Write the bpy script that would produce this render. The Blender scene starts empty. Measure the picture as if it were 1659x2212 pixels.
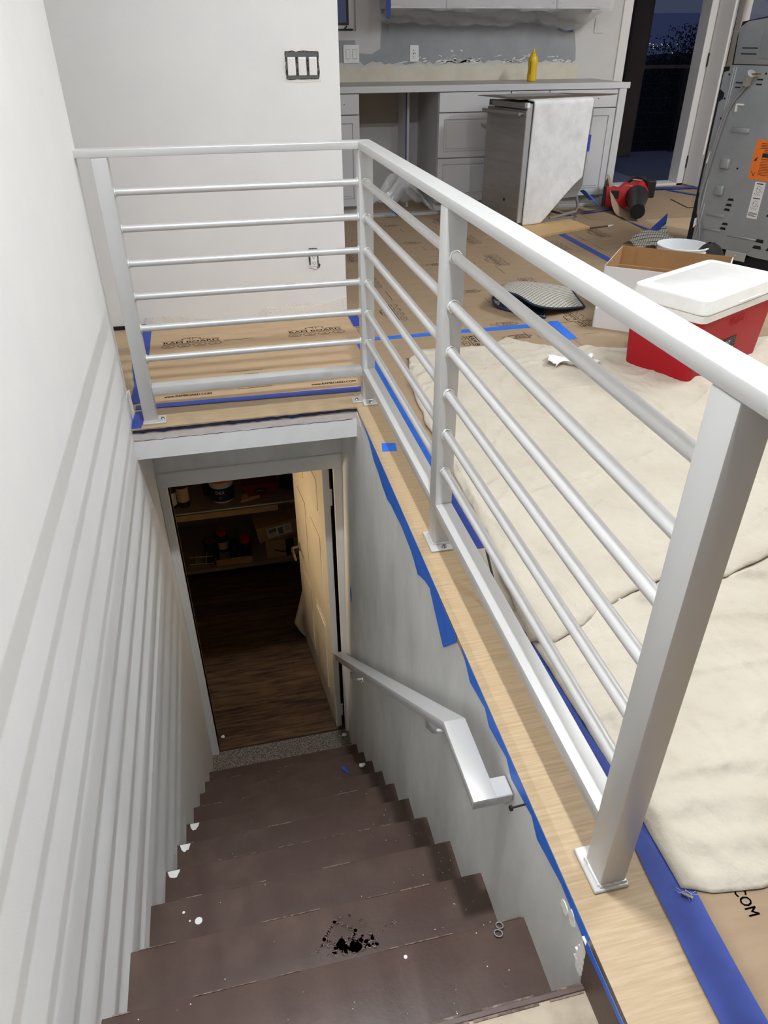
import bpy, bmesh, math, random
from mathutils import Matrix, Vector, noise
C = bpy.context.scene.collection
S = bpy.context.scene
# ---------------------------------------------------------------- camera, world, lights, exposure
cam_d = bpy.data.cameras.new('camera'); cam = bpy.data.objects.new('camera', cam_d); C.objects.link(cam)
cam_d.sensor_fit = 'HORIZONTAL'; cam_d.sensor_width = 36.0; cam_d.lens = 36.0 * 1563.47 / 1659.0
cam_d.clip_start = 0.02; cam_d.clip_end = 500
_r = (0.9748007, -0.2230579, -0.0029538); _u = (0.1253445, 0.5367276, 0.8343933); _f = (0.1845326, 0.8137375, -0.5511615)
cam.matrix_world = Matrix(((_r[0], _u[0], -_f[0], -0.5442), (_r[1], _u[1], -_f[1], -2.7893), (_r[2], _u[2], -_f[2], 1.3148), (0, 0, 0, 1)))
S.camera = cam
S.view_settings.view_transform = 'Standard'; S.view_settings.look = 'None'; S.view_settings.gamma = 1.0
S.view_settings.use_curve_mapping = False
S.view_settings.exposure = 0.72
try:
    S.cycles.use_denoising = True; S.cycles.max_bounces = 10; S.cycles.diffuse_bounces = 6
except Exception:
    pass
w = bpy.data.worlds.new('dusk_sky'); S.world = w; w.use_nodes = True
nt = w.node_tree; bg = nt.nodes['Background']
tc = nt.nodes.new('ShaderNodeTexCoord'); sx = nt.nodes.new('ShaderNodeSeparateXYZ'); rp = nt.nodes.new('ShaderNodeValToRGB')
nt.links.new(tc.outputs['Generated'], sx.inputs[0]); nt.links.new(sx.outputs['Z'], rp.inputs['Fac']); nt.links.new(rp.outputs['Color'], bg.inputs['Color'])
rp.color_ramp.elements[0].position = 0.0; rp.color_ramp.elements[0].color = (0.022, 0.027, 0.046, 1)
rp.color_ramp.elements[1].position = 0.25; rp.color_ramp.elements[1].color = (0.026, 0.033, 0.062, 1)
bg.inputs['Strength'].default_value = 1.1

def lamp(name, loc, power, size=0.15, col=(0.91, 0.95, 1.0), spread=180):
    d = bpy.data.lights.new(name, 'AREA'); d.shape = 'DISK'; d.size = size; d.energy = power; d.color = col
    d.spread = math.radians(spread)
    o = bpy.data.objects.new(name, d); C.objects.link(o); o.location = loc
    return o
lamp('ceiling_downlight', (-0.2, -1.9, 3.28), 53)
def linear(loc, power, length, wd=0.06):                 # ceiling track running along the railing
    d = bpy.data.lights.new('ceiling_track_light', 'AREA'); d.shape = 'RECTANGLE'; d.size = wd; d.size_y = length; d.energy = power; d.color = (0.91, 0.95, 1.0)
    o = bpy.data.objects.new('ceiling_track_light', d); C.objects.link(o); o.location = loc
linear((2.1, -1.0, 3.28), 24, 2.4); linear((4.2, 0.3, 3.28), 92, 2.0)
o = lamp('basement_light', (-2.1, 0.80, -1.0), 2.8, 0.2, (1.0, 0.76, 0.48), 75); o.rotation_euler = (0, -math.pi/2, 0)

# ---------------------------------------------------------------- helpers
def lin(c):
    return tuple((x / 255 / 12.92 if x / 255 <= 0.04045 else ((x / 255 + 0.055) / 1.055) ** 2.4) for x in c)

def mat(name, rgb, rough=0.5, metal=0.0, noise=None, bump=None, bdist=0.004, alpha=1.0, trans=0.0, spec=0.5, emit=None, coat=0.0, stretch=(1, 1, 1), sheen=0.0):
    """noise=(scale, second rgb, lo, hi): mottled colour; bump=(scale, strength); stretch scales the texture space."""
    m = bpy.data.materials.new(name); m.use_nodes = True
    n = m.node_tree.nodes; L = m.node_tree.links; b = n['Principled BSDF']
    b.inputs['Base Color'].default_value = lin(rgb) + (1,)
    b.inputs['Roughness'].default_value = rough; b.inputs['Metallic'].default_value = metal
    b.inputs['Alpha'].default_value = alpha; b.inputs['Transmission Weight'].default_value = trans
    b.inputs['Specular IOR Level'].default_value = spec; b.inputs['Coat Weight'].default_value = coat
    b.inputs['Sheen Weight'].default_value = sheen
    if emit:
        b.inputs['Emission Color'].default_value = lin(emit[0]) + (1,); b.inputs['Emission Strength'].default_value = emit[1]
    if noise or bump:
        g = n.new('ShaderNodeNewGeometry'); mp = n.new('ShaderNodeMapping'); mp.inputs['Scale'].default_value = stretch
        L.new(g.outputs['Position'], mp.inputs['Vector'])
    if noise:
        t = n.new('ShaderNodeTexNoise'); t.inputs['Scale'].default_value = noise[0]; t.inputs['Detail'].default_value = 6
        t.inputs['Roughness'].default_value = 0.62
        r = n.new('ShaderNodeValToRGB'); r.color_ramp.elements[0].position = noise[2]; r.color_ramp.elements[1].position = noise[3]
        r.color_ramp.elements[0].color = lin(rgb) + (1,); r.color_ramp.elements[1].color = lin(noise[1]) + (1,)
        L.new(mp.outputs[0], t.inputs['Vector']); L.new(t.outputs['Fac'], r.inputs['Fac']); L.new(r.outputs['Color'], b.inputs['Base Color'])
    if bump:
        t = n.new('ShaderNodeTexNoise'); t.inputs['Scale'].default_value = bump[0]; t.inputs['Detail'].default_value = 5
        u = n.new('ShaderNodeBump'); u.inputs['Strength'].default_value = bump[1]; u.inputs['Distance'].default_value = bdist
        L.new(mp.outputs[0], t.inputs['Vector']); L.new(t.outputs['Fac'], u.inputs['Height']); L.new(u.outputs[0], b.inputs['Normal'])
    return m

class MB:
    def __init__(self): self.bm = bmesh.new()
    def add(self, vs, fs, M=None):
        v = [self.bm.verts.new(M @ Vector(p) if M else Vector(p)) for p in vs]
        out = []
        for f in fs:
            try: out.append(self.bm.faces.new([v[i] for i in f]))
            except ValueError: pass
        return v, out
    def box(self, a, b, bev=0.0, M=None, seg=1):
        x0, y0, z0 = a; x1, y1, z1 = b
        v, f = self.add([(x0,y0,z0),(x1,y0,z0),(x1,y1,z0),(x0,y1,z0),(x0,y0,z1),(x1,y0,z1),(x1,y1,z1),(x0,y1,z1)],
                        [(0,3,2,1),(4,5,6,7),(0,1,5,4),(1,2,6,5),(2,3,7,6),(3,0,4,7)], M)
        if bev:
            es = list({e for q in f for e in q.edges})
            bmesh.ops.bevel(self.bm, geom=es, offset=bev, segments=seg, affect='EDGES', profile=0.5)
        return self
    def prism(self, pts, a, b, axis='z', M=None, bev=0.0):
        n = len(pts)
        def p(u, v, w): return {'z': (u, v, w), 'y': (u, w, v), 'x': (w, u, v)}[axis]
        v, f = self.add([p(u, q, a) for u, q in pts] + [p(u, q, b) for u, q in pts],
                        [tuple(range(n))[::-1], tuple(range(n, 2*n))] + [(i, (i+1) % n, n+(i+1) % n, n+i) for i in range(n)], M)
        bmesh.ops.recalc_face_normals(self.bm, faces=f)
        if bev:
            es = list({e for q in f for e in q.edges})
            bmesh.ops.bevel(self.bm, geom=es, offset=bev, segments=2, affect='EDGES', profile=0.5)
        return self
    def lathe(self, prof, c=(0,0,0), seg=24, M=None, cap=True):
        vs, fs = [], []
        T = Matrix.Translation(c); T = (M @ T) if M else T
        for r, z in prof:
            for k in range(seg):
                t = 2*math.pi*k/seg; vs.append((r*math.cos(t), r*math.sin(t), z))
        for i in range(len(prof)-1):
            for k in range(seg):
                k2 = (k+1) % seg; fs.append((i*seg+k, i*seg+k2, (i+1)*seg+k2, (i+1)*seg+k))
        if cap:
            fs.append(tuple(range(seg))[::-1]); fs.append(tuple((len(prof)-1)*seg+k for k in range(seg)))
        self.add(vs, fs, T); return self
    def tube(self, pts, r, seg=10, M=None, close=False):
        pts = [Vector(p) for p in pts]; n = len(pts); vs, fs = [], []
        rr = r if isinstance(r, (list, tuple)) else [r]*n
        up = None
        for i, p in enumerate(pts):
            t = (pts[min(i+1, n-1)] - pts[max(i-1, 0)]).normalized()
            if up is None:
                up = Vector((0,0,1)) if abs(t.z) < 0.9 else Vector((1,0,0))
            a = t.cross(up).normalized(); up = a.cross(t).normalized()
            for k in range(seg):
                q = 2*math.pi*k/seg; vs.append(p + rr[i]*(math.cos(q)*a + math.sin(q)*up))
        for i in range(n-1):
            for k in range(seg):
                k2 = (k+1) % seg; fs.append((i*seg+k, i*seg+k2, (i+1)*seg+k2, (i+1)*seg+k))
        fs.append(tuple(range(seg))[::-1]); fs.append(tuple((n-1)*seg+k for k in range(seg)))
        self.add(vs, fs, M); return self
    def cyl(self, p0, p1, r, seg=16, M=None): return self.tube([p0, p1], r, seg, M)
    def grid(self, fn, nu, nv, M=None):
        vs = [fn(i/nu, j/nv) for j in range(nv+1) for i in range(nu+1)]
        fs = [(j*(nu+1)+i, j*(nu+1)+i+1, (j+1)*(nu+1)+i+1, (j+1)*(nu+1)+i) for j in range(nv) for i in range(nu)]
        self.add(vs, fs, M); return self
    def ball(self, c, r, sub=2, M=None):
        T = Matrix.Translation(c) @ Matrix.Diagonal((r[0], r[1], r[2], 1) if isinstance(r, tuple) else (r, r, r, 1))
        bmesh.ops.create_icosphere(self.bm, subdivisions=sub, radius=1.0, matrix=(M @ T) if M else T); return self

def rootmat(o):
    while o.parent: o = o.parent
    return o.matrix_basis.copy()

def obj(name, mb, m, parent=None, smooth=None, local=False, mods=()):
    me = bpy.data.meshes.new(name); bm = mb.bm
    o = bpy.data.objects.new(name, me); C.objects.link(o)
    if parent:
        if not local: bm.transform(rootmat(parent).inverted())
        o.parent = parent
    else:
        xs = [v.co for v in bm.verts]
        c = Vector(((min(v.x for v in xs)+max(v.x for v in xs))/2, (min(v.y for v in xs)+max(v.y for v in xs))/2, min(v.z for v in xs)))
        bm.transform(Matrix.Translation(-c)); o.location = c
    bm.to_mesh(me); bm.free(); me.materials.append(m)
    if smooth is not None:
        me.polygons.foreach_set('use_smooth', [True]*len(me.polygons)); me.set_sharp_from_angle(angle=math.radians(smooth))
    for kind, kw in mods:
        md = o.modifiers.new(kind.lower(), kind)
        for k, v in kw.items(): setattr(md, k, v)
    return o

def tag(o, label, cat, group=None, kind=None):
    o['label'] = label; o['category'] = cat
    if group: o['group'] = group
    if kind: o['kind'] = kind
    return o
def thing(name, label, cat, loc=(0,0,0), rotz=0.0, group=None, kind=None):
    o = bpy.data.objects.new(name, None); C.objects.link(o); o.empty_display_size = 0.05
    o.location = loc; o.rotation_euler = (0, 0, rotz)
    o.matrix_basis = Matrix.Translation(loc) @ Matrix.Rotation(rotz, 4, 'Z')
    return tag(o, label, cat, group, kind)
def struct(name, mb, m, parent=None, smooth=None, label=None):
    o = obj(name, mb, m, parent, smooth)
    if not parent: o['kind'] = 'structure'
    if label: o['label'] = label
    return o
def box(a, b, bev=0.0, M=None, seg=1): return MB().box(a, b, bev, M, seg)

def parts(name, mbs, m, parent, smooth=None, local=False):
    for q in mbs: obj(name, q, m, parent, smooth, local)

# flat printing: text and line art laid on a surface through a mapping (u, v) -> point
_TXT = {}
def glyphs(s):
    if s not in _TXT:
        cu = bpy.data.curves.new('lettering', 'FONT'); cu.body = s; cu.size = 1.0; cu.align_x = 'CENTER'; cu.align_y = 'CENTER'; cu.resolution_u = 2
        o = bpy.data.objects.new('lettering', cu); C.objects.link(o)
        dg = bpy.context.evaluated_depsgraph_get(); me = bpy.data.meshes.new_from_object(o.evaluated_get(dg))
        _TXT[s] = ([(v.co.x, v.co.y) for v in me.vertices], [tuple(p.vertices) for p in me.polygons])
        bpy.data.objects.remove(o); bpy.data.meshes.remove(me); bpy.data.curves.remove(cu)
    return _TXT[s]
def put_text(mb, s, fn, cx, cy, h, width=None, bold=0.0):
    vs, fs = glyphs(s)
    ext = max(v[0] for v in vs) - min(v[0] for v in vs); mx = (max(v[0] for v in vs) + min(v[0] for v in vs)) / 2
    my = (max(v[1] for v in vs) + min(v[1] for v in vs)) / 2; hh = max(v[1] for v in vs) - min(v[1] for v in vs)
    sy = h / hh; sx = (width / ext) if width else sy
    for dx in ([0] if not bold else [-bold, 0, bold]):
        mb.add([fn(cx + (x-mx)*sx + dx, cy + (y-my)*sy) for x, y in vs], fs)
def put_line(mb, pts, fn, wd, close=False):
    n = len(pts); wd *= 1.15
    for i in range(n if close else n-1):
        a = Vector(pts[i]); b = Vector(pts[(i+1) % n]); d = b - a
        if d.length < 1e-7: continue
        d.normalize(); q = Vector((-d.y, d.x)) * wd/2; e = d*wd/2*0.6
        mb.add([fn(*(a-e-q)), fn(*(b+e-q)), fn(*(b+e+q)), fn(*(a-e+q))], [(0,1,2,3)])
def put_rect(mb, x0, y0, x1, y1, fn): mb.add([fn(x0,y0), fn(x1,y0), fn(x1,y1), fn(x0,y1)], [(0,1,2,3)])

# ---------------------------------------------------------------- materials
M_wall = mat('white wall paint', (239,239,237), 0.6, noise=(3.0, (234,234,233), 0.35, 0.7), bump=(260, 0.06))
M_wallk = mat('kitchen wall paint', (208,207,204), 0.65, noise=(2.0, (200,199,196), 0.3, 0.7))
M_primer = mat('streaky grey primer', (230,230,226), 0.6, noise=(2.2, (203,203,198), 0.36, 0.68), stretch=(1.7, 1.7, 0.8), bump=(60, 0.06))
M_trimw = mat('white trim paint', (226,224,220), 0.45)
M_pink = mat('bare drywall edge', (214,204,199), 0.8, noise=(14, (196,190,184), 0.45, 0.7))
M_ceil = mat('ceiling paint', (236,235,232), 0.8)
M_wood = mat('light oak flooring', (188,166,133), 0.45, noise=(5.5, (172,146,111), 0.35, 0.66), stretch=(1.5, 30, 6), bump=(60, 0.12))
M_base = mat('grey oak laminate', (124,94,66), 0.45, noise=(4.0, (66,47,34), 0.36, 0.64), stretch=(1.2, 14, 4), bump=(20, 0.1))
M_carpet = mat('speckled carpet', (150,138,126), 0.95, noise=(150, (70,62,56), 0.42, 0.58), bump=(150, 0.8))
M_vinyl = mat('worn beige vinyl', (186,172,150), 0.6, noise=(9, (160,146,126), 0.4, 0.62), bump=(70, 0.1))
M_brown = mat('brown stair paint', (80,62,55), 0.46, noise=(7, (95,77,69), 0.45, 0.75), bump=(45, 0.2))
M_worn = mat('worn paint edge', (134,116,104), 0.7, noise=(60, (92,76,68), 0.45, 0.55))
M_steel = mat('silver railing paint', (206,206,204), 0.40, 0.28, bump=(500, 0.03))
M_weld = mat('weld bead', (226,226,222), 0.28, 0.45, bump=(220, 0.5))
M_bolt = mat('zinc bolt', (150,150,150), 0.35, 0.9)
M_board = mat('kraft floor board', (158,136,109), 0.8, noise=(4, (147,125,99), 0.35, 0.7), stretch=(1.2, 5, 1))  # darker copy: the dim kitchen light is put into the colour
M_board_lit = mat('lit kraft floor board', (194,166,132), 0.75, noise=(4, (181,153,120), 0.35, 0.7), stretch=(1.2, 5, 1))  # same board, paler: the landing's stronger light is put into the colour
M_ink = mat('dark brown ink', (44,34,27), 0.8)
M_tape = mat('blue masking tape', (40,64,152), 0.6, noise=(18, (48,76,166), 0.4, 0.7))
M_tape2 = mat('bright blue masking tape', (36,104,214), 0.5, noise=(18, (52,118,222), 0.4, 0.7))
M_cloth = mat('cream canvas', (198,190,174), 0.9, noise=(4, (187,178,161), 0.35, 0.7), bump=(16, 0.8), bdist=0.014)
M_tissue = mat('white tissue', (240,240,240), 0.8, bump=(60, 0.5))
M_red = mat('red cooler plastic', (170,18,30), 0.5, spec=0.3)
M_cwhite = mat('white cooler plastic', (240,240,236), 0.35, noise=(12, (232,231,226), 0.45, 0.75))
M_card = mat('brown cardboard', (176,138,94), 0.8, noise=(5, (162,124,82), 0.35, 0.7))
M_cardw = mat('white cardboard', (226,224,222), 0.75)
M_cardg = mat('grey card sheet', (108,99,86), 0.9, spec=0.2)
M_patch = mat('unpainted bay wall', (172,165,152), 0.8)
M_bucket = mat('white bucket plastic', (226,228,228), 0.35)
M_rug = mat('woven rug', (176,172,160), 0.9)
M_navy = mat('navy rug edge', (30,44,66), 0.85, bump=(200, 0.4))
M_cab = mat('light cabinet paint', (206,206,207), 0.4)
M_dark = mat('dark shadow gap', (20,20,20), 0.8)
M_top = mat('grey laminate worktop', (172,170,166), 0.4, noise=(10, (160,158,154), 0.4, 0.7))
M_stain = mat('stainless steel', (182,178,172), 0.34, 0.7, noise=(3, (164,160,154), 0.35, 0.7), stretch=(1, 1, 8))
M_felt = mat('white insulation felt', (232,232,232), 0.95, noise=(9, (214,214,214), 0.4, 0.7), bump=(60, 0.5))
M_tub = mat('grey tub plastic', (128,127,124), 0.6)
M_blackp = mat('black plastic', (24,24,26), 0.5)
M_black = mat('black metal', (22,22,24), 0.5)
M_galv = mat('galvanised sheet', (176,181,184), 0.42, 0.55, noise=(5, (162,167,170), 0.35, 0.7))
M_galvl = mat('bright galvanised rib', (205,208,210), 0.3, 0.5)
M_orange = mat('orange label', (236,120,38), 0.6)
M_paper = mat('white label', (226,226,224), 0.6)
M_cord = mat('grey cord', (138,140,142), 0.45)
M_brass = mat('brass prong', (200,160,80), 0.3, 0.9)
M_yellow = mat('mustard yellow plastic', (232,190,24), 0.4)
M_toolred = mat('red tool plastic', (178,26,34), 0.42)
M_pine = mat('pine board', (214,180,128), 0.6, noise=(5, (198,162,110), 0.35, 0.7), stretch=(2, 20, 4))
M_plastic = mat('clear plastic sheet', (236,238,240), 0.22, alpha=0.34, bump=(14, 0.9), spec=0.7)
M_doorw = mat('cream door paint', (226,214,190), 0.42)
M_nickel = mat('satin nickel', (176,164,146), 0.3, 0.9)
M_white = mat('white device plastic', (240,240,238), 0.35)
M_grout = mat('torn wall hole', (52,50,48), 0.9, noise=(60, (120,118,114), 0.45, 0.55))
M_plaster = mat('flaked plaster', (236,234,228), 0.85, bump=(120, 0.8))
M_greywall = mat('grey unpainted patch', (150,153,156), 0.7, noise=(4, (164,166,168), 0.35, 0.7), bump=(20, 0.2))
M_cream = mat('cream adhesive band', (212,205,184), 0.8, noise=(5, (222,217,200), 0.35, 0.65), bump=(25, 0.4))
M_glass = mat('dark window glass', (255,255,255), 0.02, trans=1.0)
M_frame = mat('window frame', (60,58,56), 0.5)
M_pillar = mat('dark porch pillar', (86,72,64), 0.7)
M_deck = mat('grey blue deck', (98,104,122), 0.8)
M_hill = mat('night hillside', (26,28,36), 0.95)
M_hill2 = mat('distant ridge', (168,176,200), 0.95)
M_leaf = mat('dark foliage', (24,28,24), 0.9)
M_citylight = mat('city light', (255,220,160), 0.5, emit=((255,224,170), 1.6))
M_wet = mat('brown wet spill', (70,44,33), 0.25, spec=0.6, bump=(300,0.3))
M_sparkle = mat('dried paint', (236,236,232), 0.7)
M_shelf = mat('grey shelf', (150,134,112), 0.5, 0.2)
M_bwall = mat('basement wall', (150,136,120), 0.8)
M_canblack = mat('black can', (30,28,28), 0.35)
M_green = mat('olive bottle', (44,52,34), 0.3)
M_label = mat('cream label', (214,196,150), 0.6)
M_navyl = mat('navy label', (34,40,80), 0.5)
M_pencil = mat('black pencil', (26,28,28), 0.4)
M_gold = mat('gold ferrule', (190,180,60), 0.4, 0.5)
M_soil = mat('black fabric bag', (20,20,22), 0.9)

def brick_floor(m, bw, bh, mort=0.0015, amt=0.16):
    """plank joints and plank-to-plank tone on a wood material (planks run along X)"""
    n = m.node_tree.nodes; L = m.node_tree.links; b = n['Principled BSDF']
    g = n.new('ShaderNodeNewGeometry'); t = n.new('ShaderNodeTexBrick')
    t.inputs['Scale'].default_value = 1.0; t.inputs['Brick Width'].default_value = bw; t.inputs['Row Height'].default_value = bh
    t.inputs['Mortar Size'].default_value = mort; t.inputs['Color1'].default_value = (1,1,1,1); t.inputs['Color2'].default_value = (1-amt*2.2,)*3+(1,)
    t.inputs['Mortar'].default_value = (0.35,0.33,0.3,1); t.offset = 0.37
    L.new(g.outputs['Position'], t.inputs['Vector'])
    mx = n.new('ShaderNodeMix'); mx.data_type = 'RGBA'; mx.blend_type = 'MULTIPLY'; mx.inputs['Factor'].default_value = 1.0
    src = b.inputs['Base Color'].links[0].from_socket
    L.new(src, mx.inputs['A']); L.new(t.outputs['Color'], mx.inputs['B']); L.new(mx.outputs['Result'], b.inputs['Base Color'])
brick_floor(M_base, 0.95, 0.125)
def lattice_rug(m):
    n = m.node_tree.nodes; L = m.node_tree.links; b = n['Principled BSDF']
    tcx = n.new('ShaderNodeTexCoord'); mp = n.new('ShaderNodeMapping'); mp.inputs['Rotation'].default_value = (0, 0, math.radians(45)); mp.inputs['Scale'].default_value = (62, 62, 0)
    t = n.new('ShaderNodeTexBrick'); t.offset = 0.0; t.inputs['Scale'].default_value = 1.0; t.inputs['Brick Width'].default_value = 1.0; t.inputs['Row Height'].default_value = 1.0
    t.inputs['Mortar Size'].default_value = 0.13; t.inputs['Mortar Smooth'].default_value = 0.3
    t.inputs['Color1'].default_value = lin((196,192,178))+(1,); t.inputs['Color2'].default_value = lin((186,182,168))+(1,); t.inputs['Mortar'].default_value = lin((84,86,86))+(1,)
    L.new(tcx.outputs['Object'], mp.inputs['Vector']); L.new(mp.outputs[0], t.inputs['Vector']); L.new(t.outputs['Color'], b.inputs['Base Color'])
lattice_rug(M_rug)

# ---------------------------------------------------------------- setting
Z0, TR, RR, Y0 = -0.3223, 0.2362, 0.2216, -2.0313      # first nosing, going, rise
ZB = -2.538                                            # basement floor level
def wx(y, z): return -0.037 + 0.008*y + 0.014*z        # face of the stair wall on the right
XL = -0.9535                                           # face of the stair wall on the left
# upper floor (two slabs round the stair opening)
f = MB(); f.prism([(wx(-0.04,0), -0.04), (wx(-2.3,0), -2.3), (wx(-5.5,0), -5.5), (7.0, -5.5), (7.0, 4.5), (wx(0,0), 4.5)], -0.02, 0.0)
f.prism([(-3.2, -0.0385), (wx(-0.04,0), -0.0385), (wx(-0.04,0), 4.5), (-3.2, 4.5)], -0.02, 0.0)
struct('floor', f, M_wood, label='light oak plank floor of the upper level')
# landing edge
struct('trim_1', box((XL, -0.036, -0.040), (-0.038, 0.02, -0.0205)).prism([(XL,-0.040),(-0.038,-0.040),(-0.038,-0.052),(-0.3,-0.050),(-0.55,-0.054),(XL,-0.05)], -0.0362, 0.02, 'y'), M_pink, label='bare pinkish strip of old trim under the landing edge')
struct('trim_2', box((XL, -0.0385, -0.138), (-0.036, 0.40, -0.053)), M_wall, label='white drywall fascia and soffit over the stairs')
b = MB()
random.seed(3)
pts = [(XL + i*0.0183, -0.0525 + random.uniform(-0.0012, 0.0012)) for i in range(50)]
b.prism(pts + [(x, z-0.0016-random.random()*0.0012) for x, z in pts[::-1]], -0.0390, -0.0386, 'y')
struct('trim_3', b, M_dark, label='cracked seam line along the landing fascia')
# left wall: long slab over the stairs, with a rounded end beside the landing
b = MB()
b.prism([(-1.25,-5.5), (XL,-5.5), (XL,0.02), (XL-0.0005,0.05), (XL-0.003,0.085), (XL-0.010,0.128), (XL-0.025,0.14), (-1.25,0.14)], -0.02, 3.3)
struct('wall_left', b, M_wall, smooth=40, label='white wall on the left of the stairs')
struct('wall_stairwell_left', box((-1.25, -5.5, -2.7), (XL, 0.45, -0.02)), M_wall, label='white stairwell wall below the left wall')
b = MB(); ys = [-5.5, -2.25, -1.0, 0.45]; zs = [-2.7, -1.0, -0.0205]
def rw(u, v):
    y = -5.5 + 5.95*u; z = -2.7 + 2.68*v; return (wx(y, z), y, z)
b.grid(rw, 12, 6); b.box((0.0, -5.5, -2.7), (0.12, 0.45, -0.0205))
struct('wall_right', b, M_primer, label='grey streaky stairwell wall under the railing')
struct('wall_back', box((-3.2, 1.2, 0.0), (0.150, 1.34, 3.3)), M_wall, label='white wall behind the landing')
b = MB()
b.box((-0.2, 4.36, 0.0), (0.30, 4.5, 3.3)).box((0.30, 4.36, 0.0), (0.85, 4.5, 1.335)).box((0.30, 4.36, 2.4), (0.85, 4.5, 3.3)).box((0.85, 4.36, 0.0), (3.30, 4.5, 3.3))
b.box((3.30, 4.36, 2.15), (7.0, 4.5, 3.3)).box((4.32, 4.5, 0.0), (4.5, 4.62, 2.15)).box((6.2, 4.36, 0), (7.0, 4.5, 2.15))
struct('wall_landing_left', box((-3.3,0.14,0.0),(-3.2,1.34,3.3)), M_wall)
struct('wall_landing_front', box((-3.3,0.04,-0.02),(-1.25,0.14,3.3)), M_wall)
struct('wall_kitchen', b, M_wallk, label='kitchen wall behind the worktop')
struct('wall_far_right', box((7.0, -5.5, 0), (7.1, 4.5, 3.3)), M_wall)
struct('ceiling', box((-3.2, -5.6, 3.3), (7.1, 4.5, 3.4)), M_ceil)
# patches on the kitchen wall
b = MB(); random.seed(5)
def ragged(x0, x1, z, n, a): return [(x0 + (x1-x0)*i/n, z + random.uniform(-a, a)) for i in range(n+1)]
b.prism(ragged(0.70, 2.87, 1.105, 60, 0.016) + [(2.86,1.2), (2.83,1.33), (2.81,1.62), (1.06,1.62), (1.07,1.40), (1.06,1.21), (0.98,1.17), (0.86,1.18), (0.84,1.27), (0.70,1.27)], 4.3585, 4.3595, 'y')
struct('trim_4', b, M_greywall, label='unpainted grey band on the kitchen wall')
b = MB(); b.prism(ragged(0.70, 2.90, 1.085, 60, 0.012) + [(2.90,0.967), (0.70,0.967)], 4.357, 4.358, 'y')
struct('trim_5', b, M_cream, label='cream band of old adhesive above the worktop')
b = MB()
for _ in range(46):
    cx = random.choice([random.gauss(1.7,.18), random.gauss(2.45,.2), random.gauss(2.1,.4)]); cz = 1.103 + abs(random.gauss(0,.022)); cx = min(max(cx,.8),2.8)
    fw_ = random.uniform(.012,.07); fh_ = random.uniform(.003,.010); tl = random.uniform(-.2,.5)
    b.prism([(cx+fw_*random.uniform(.5,1)*math.cos(t), cz+fh_*random.uniform(.4,1)*math.sin(t)+tl*fw_*.5*math.cos(t)) for t in [k*math.pi/7 for k in range(14)]], 4.3565, 4.357, 'y')
for _ in range(34):
    cx = min(max(random.choice([random.gauss(1.72,.12), random.gauss(2.4,.22)]), .9), 2.75); cz = 1.108 + abs(random.gauss(0,.038)); fw_ = random.uniform(.004,.030); tl = random.uniform(-.6,.9)
    b.prism([(cx+fw_*random.uniform(.2,1)*math.cos(t), cz+fw_*.35*random.uniform(.2,1)*math.sin(t)+tl*fw_*.6*math.cos(t)) for t in [k*math.pi/5 for k in range(10)]], 4.3565, 4.357, 'y')
struct('trim_6', b, M_plaster, label='flakes of white plaster on the grey band')
# doorway at the bottom of the stairs
b = MB(); b.box((-2.2, 0.40, ZB), (-0.909, 0.48, -0.138)).box((-0.09, 0.40, ZB), (1.2, 0.48, -0.138)).box((-0.909, 0.40, -0.532), (-0.09, 0.48, -0.138))
struct('wall_basement_front', b, M_primer, label='wall round the basement doorway')
b = MB()
b.box((XL, 0.386, -0.532), (wx(.4,-.5), 0.402, -0.452), 0.003).box((XL, 0.386, ZB), (-0.909, 0.402, -0.532), 0.003).box((-0.09, 0.386, ZB), (wx(.4,-.6), 0.402, -0.532), 0.003)
b.box((-0.921, 0.402, ZB), (-0.909, 0.486, -0.532)).box((-0.09, 0.402, ZB), (-0.078, 0.486, -0.532)).box((-0.921, 0.380, ZB), (-0.914, 0.388, -0.545))
struct('trim_7', b, M_trimw, label='white casing of the basement doorway')
struct('floor_basement', box((-2.2, 0.42, ZB-0.03), (1.2, 3.0, ZB)), M_base, label='brown plank floor of the basement')
struct('wall_basement_back', box((-2.2, 2.75, ZB), (1.2, 2.85, -0.138)), M_bwall)
struct('wall_basement_left', box((-2.3, 0.4, ZB), (-2.2, 2.85, -0.138)), M_bwall)
struct('wall_basement_right', box((1.2, 0.4, ZB), (1.3, 2.85, -0.138)), M_bwall)
struct('ceiling_basement', box((-2.2, 0.40, -0.138), (1.2, 2.85, -0.10)), M_bwall)
# kitchen window (upper left) and garden door
wn = struct('window_1', MB().box((0.30,4.40,1.335),(0.85,4.44,1.375)).box((0.80,4.40,1.375),(0.85,4.44,2.4)).box((0.30,4.40,1.375),(0.34,4.44,2.4)), M_trimw, label='small dark window at the left of the kitchen wall')
struct('window_sash', MB().box((0.34,4.41,1.375),(0.80,4.43,1.395)).box((0.785,4.41,1.395),(0.80,4.43,2.4)), M_frame, wn)
struct('window_pane', box((0.34,4.418,1.395),(0.785,4.422,2.4)), M_glass, wn)
struct('window_opener', MB().box((0.70,4.385,1.34),(0.83,4.41,1.352)).cyl((0.76,4.395,1.35),(0.78,4.395,1.37),0.006), M_blackp, wn)
dr = struct('trim_8', MB().box((3.27,4.345,0.0),(3.36,4.53,2.15),0.004).box((4.20,4.44,0.0),(4.275,4.60,2.15),0.003).box((3.36,4.44,2.1),(4.25,4.6,2.15)).box((4.275,4.50,0),(4.32,4.62,2.15)), M_trimw, label='white jambs of the garden doorway')
for zc in (0.22, 1.10):
    struct('hinge', MB().box((4.262,4.425,zc-0.055),(4.282,4.50,zc+0.055)).cyl((4.27,4.425,zc-0.055),(4.27,4.425,zc+0.055),0.009), M_black, dr)
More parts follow.
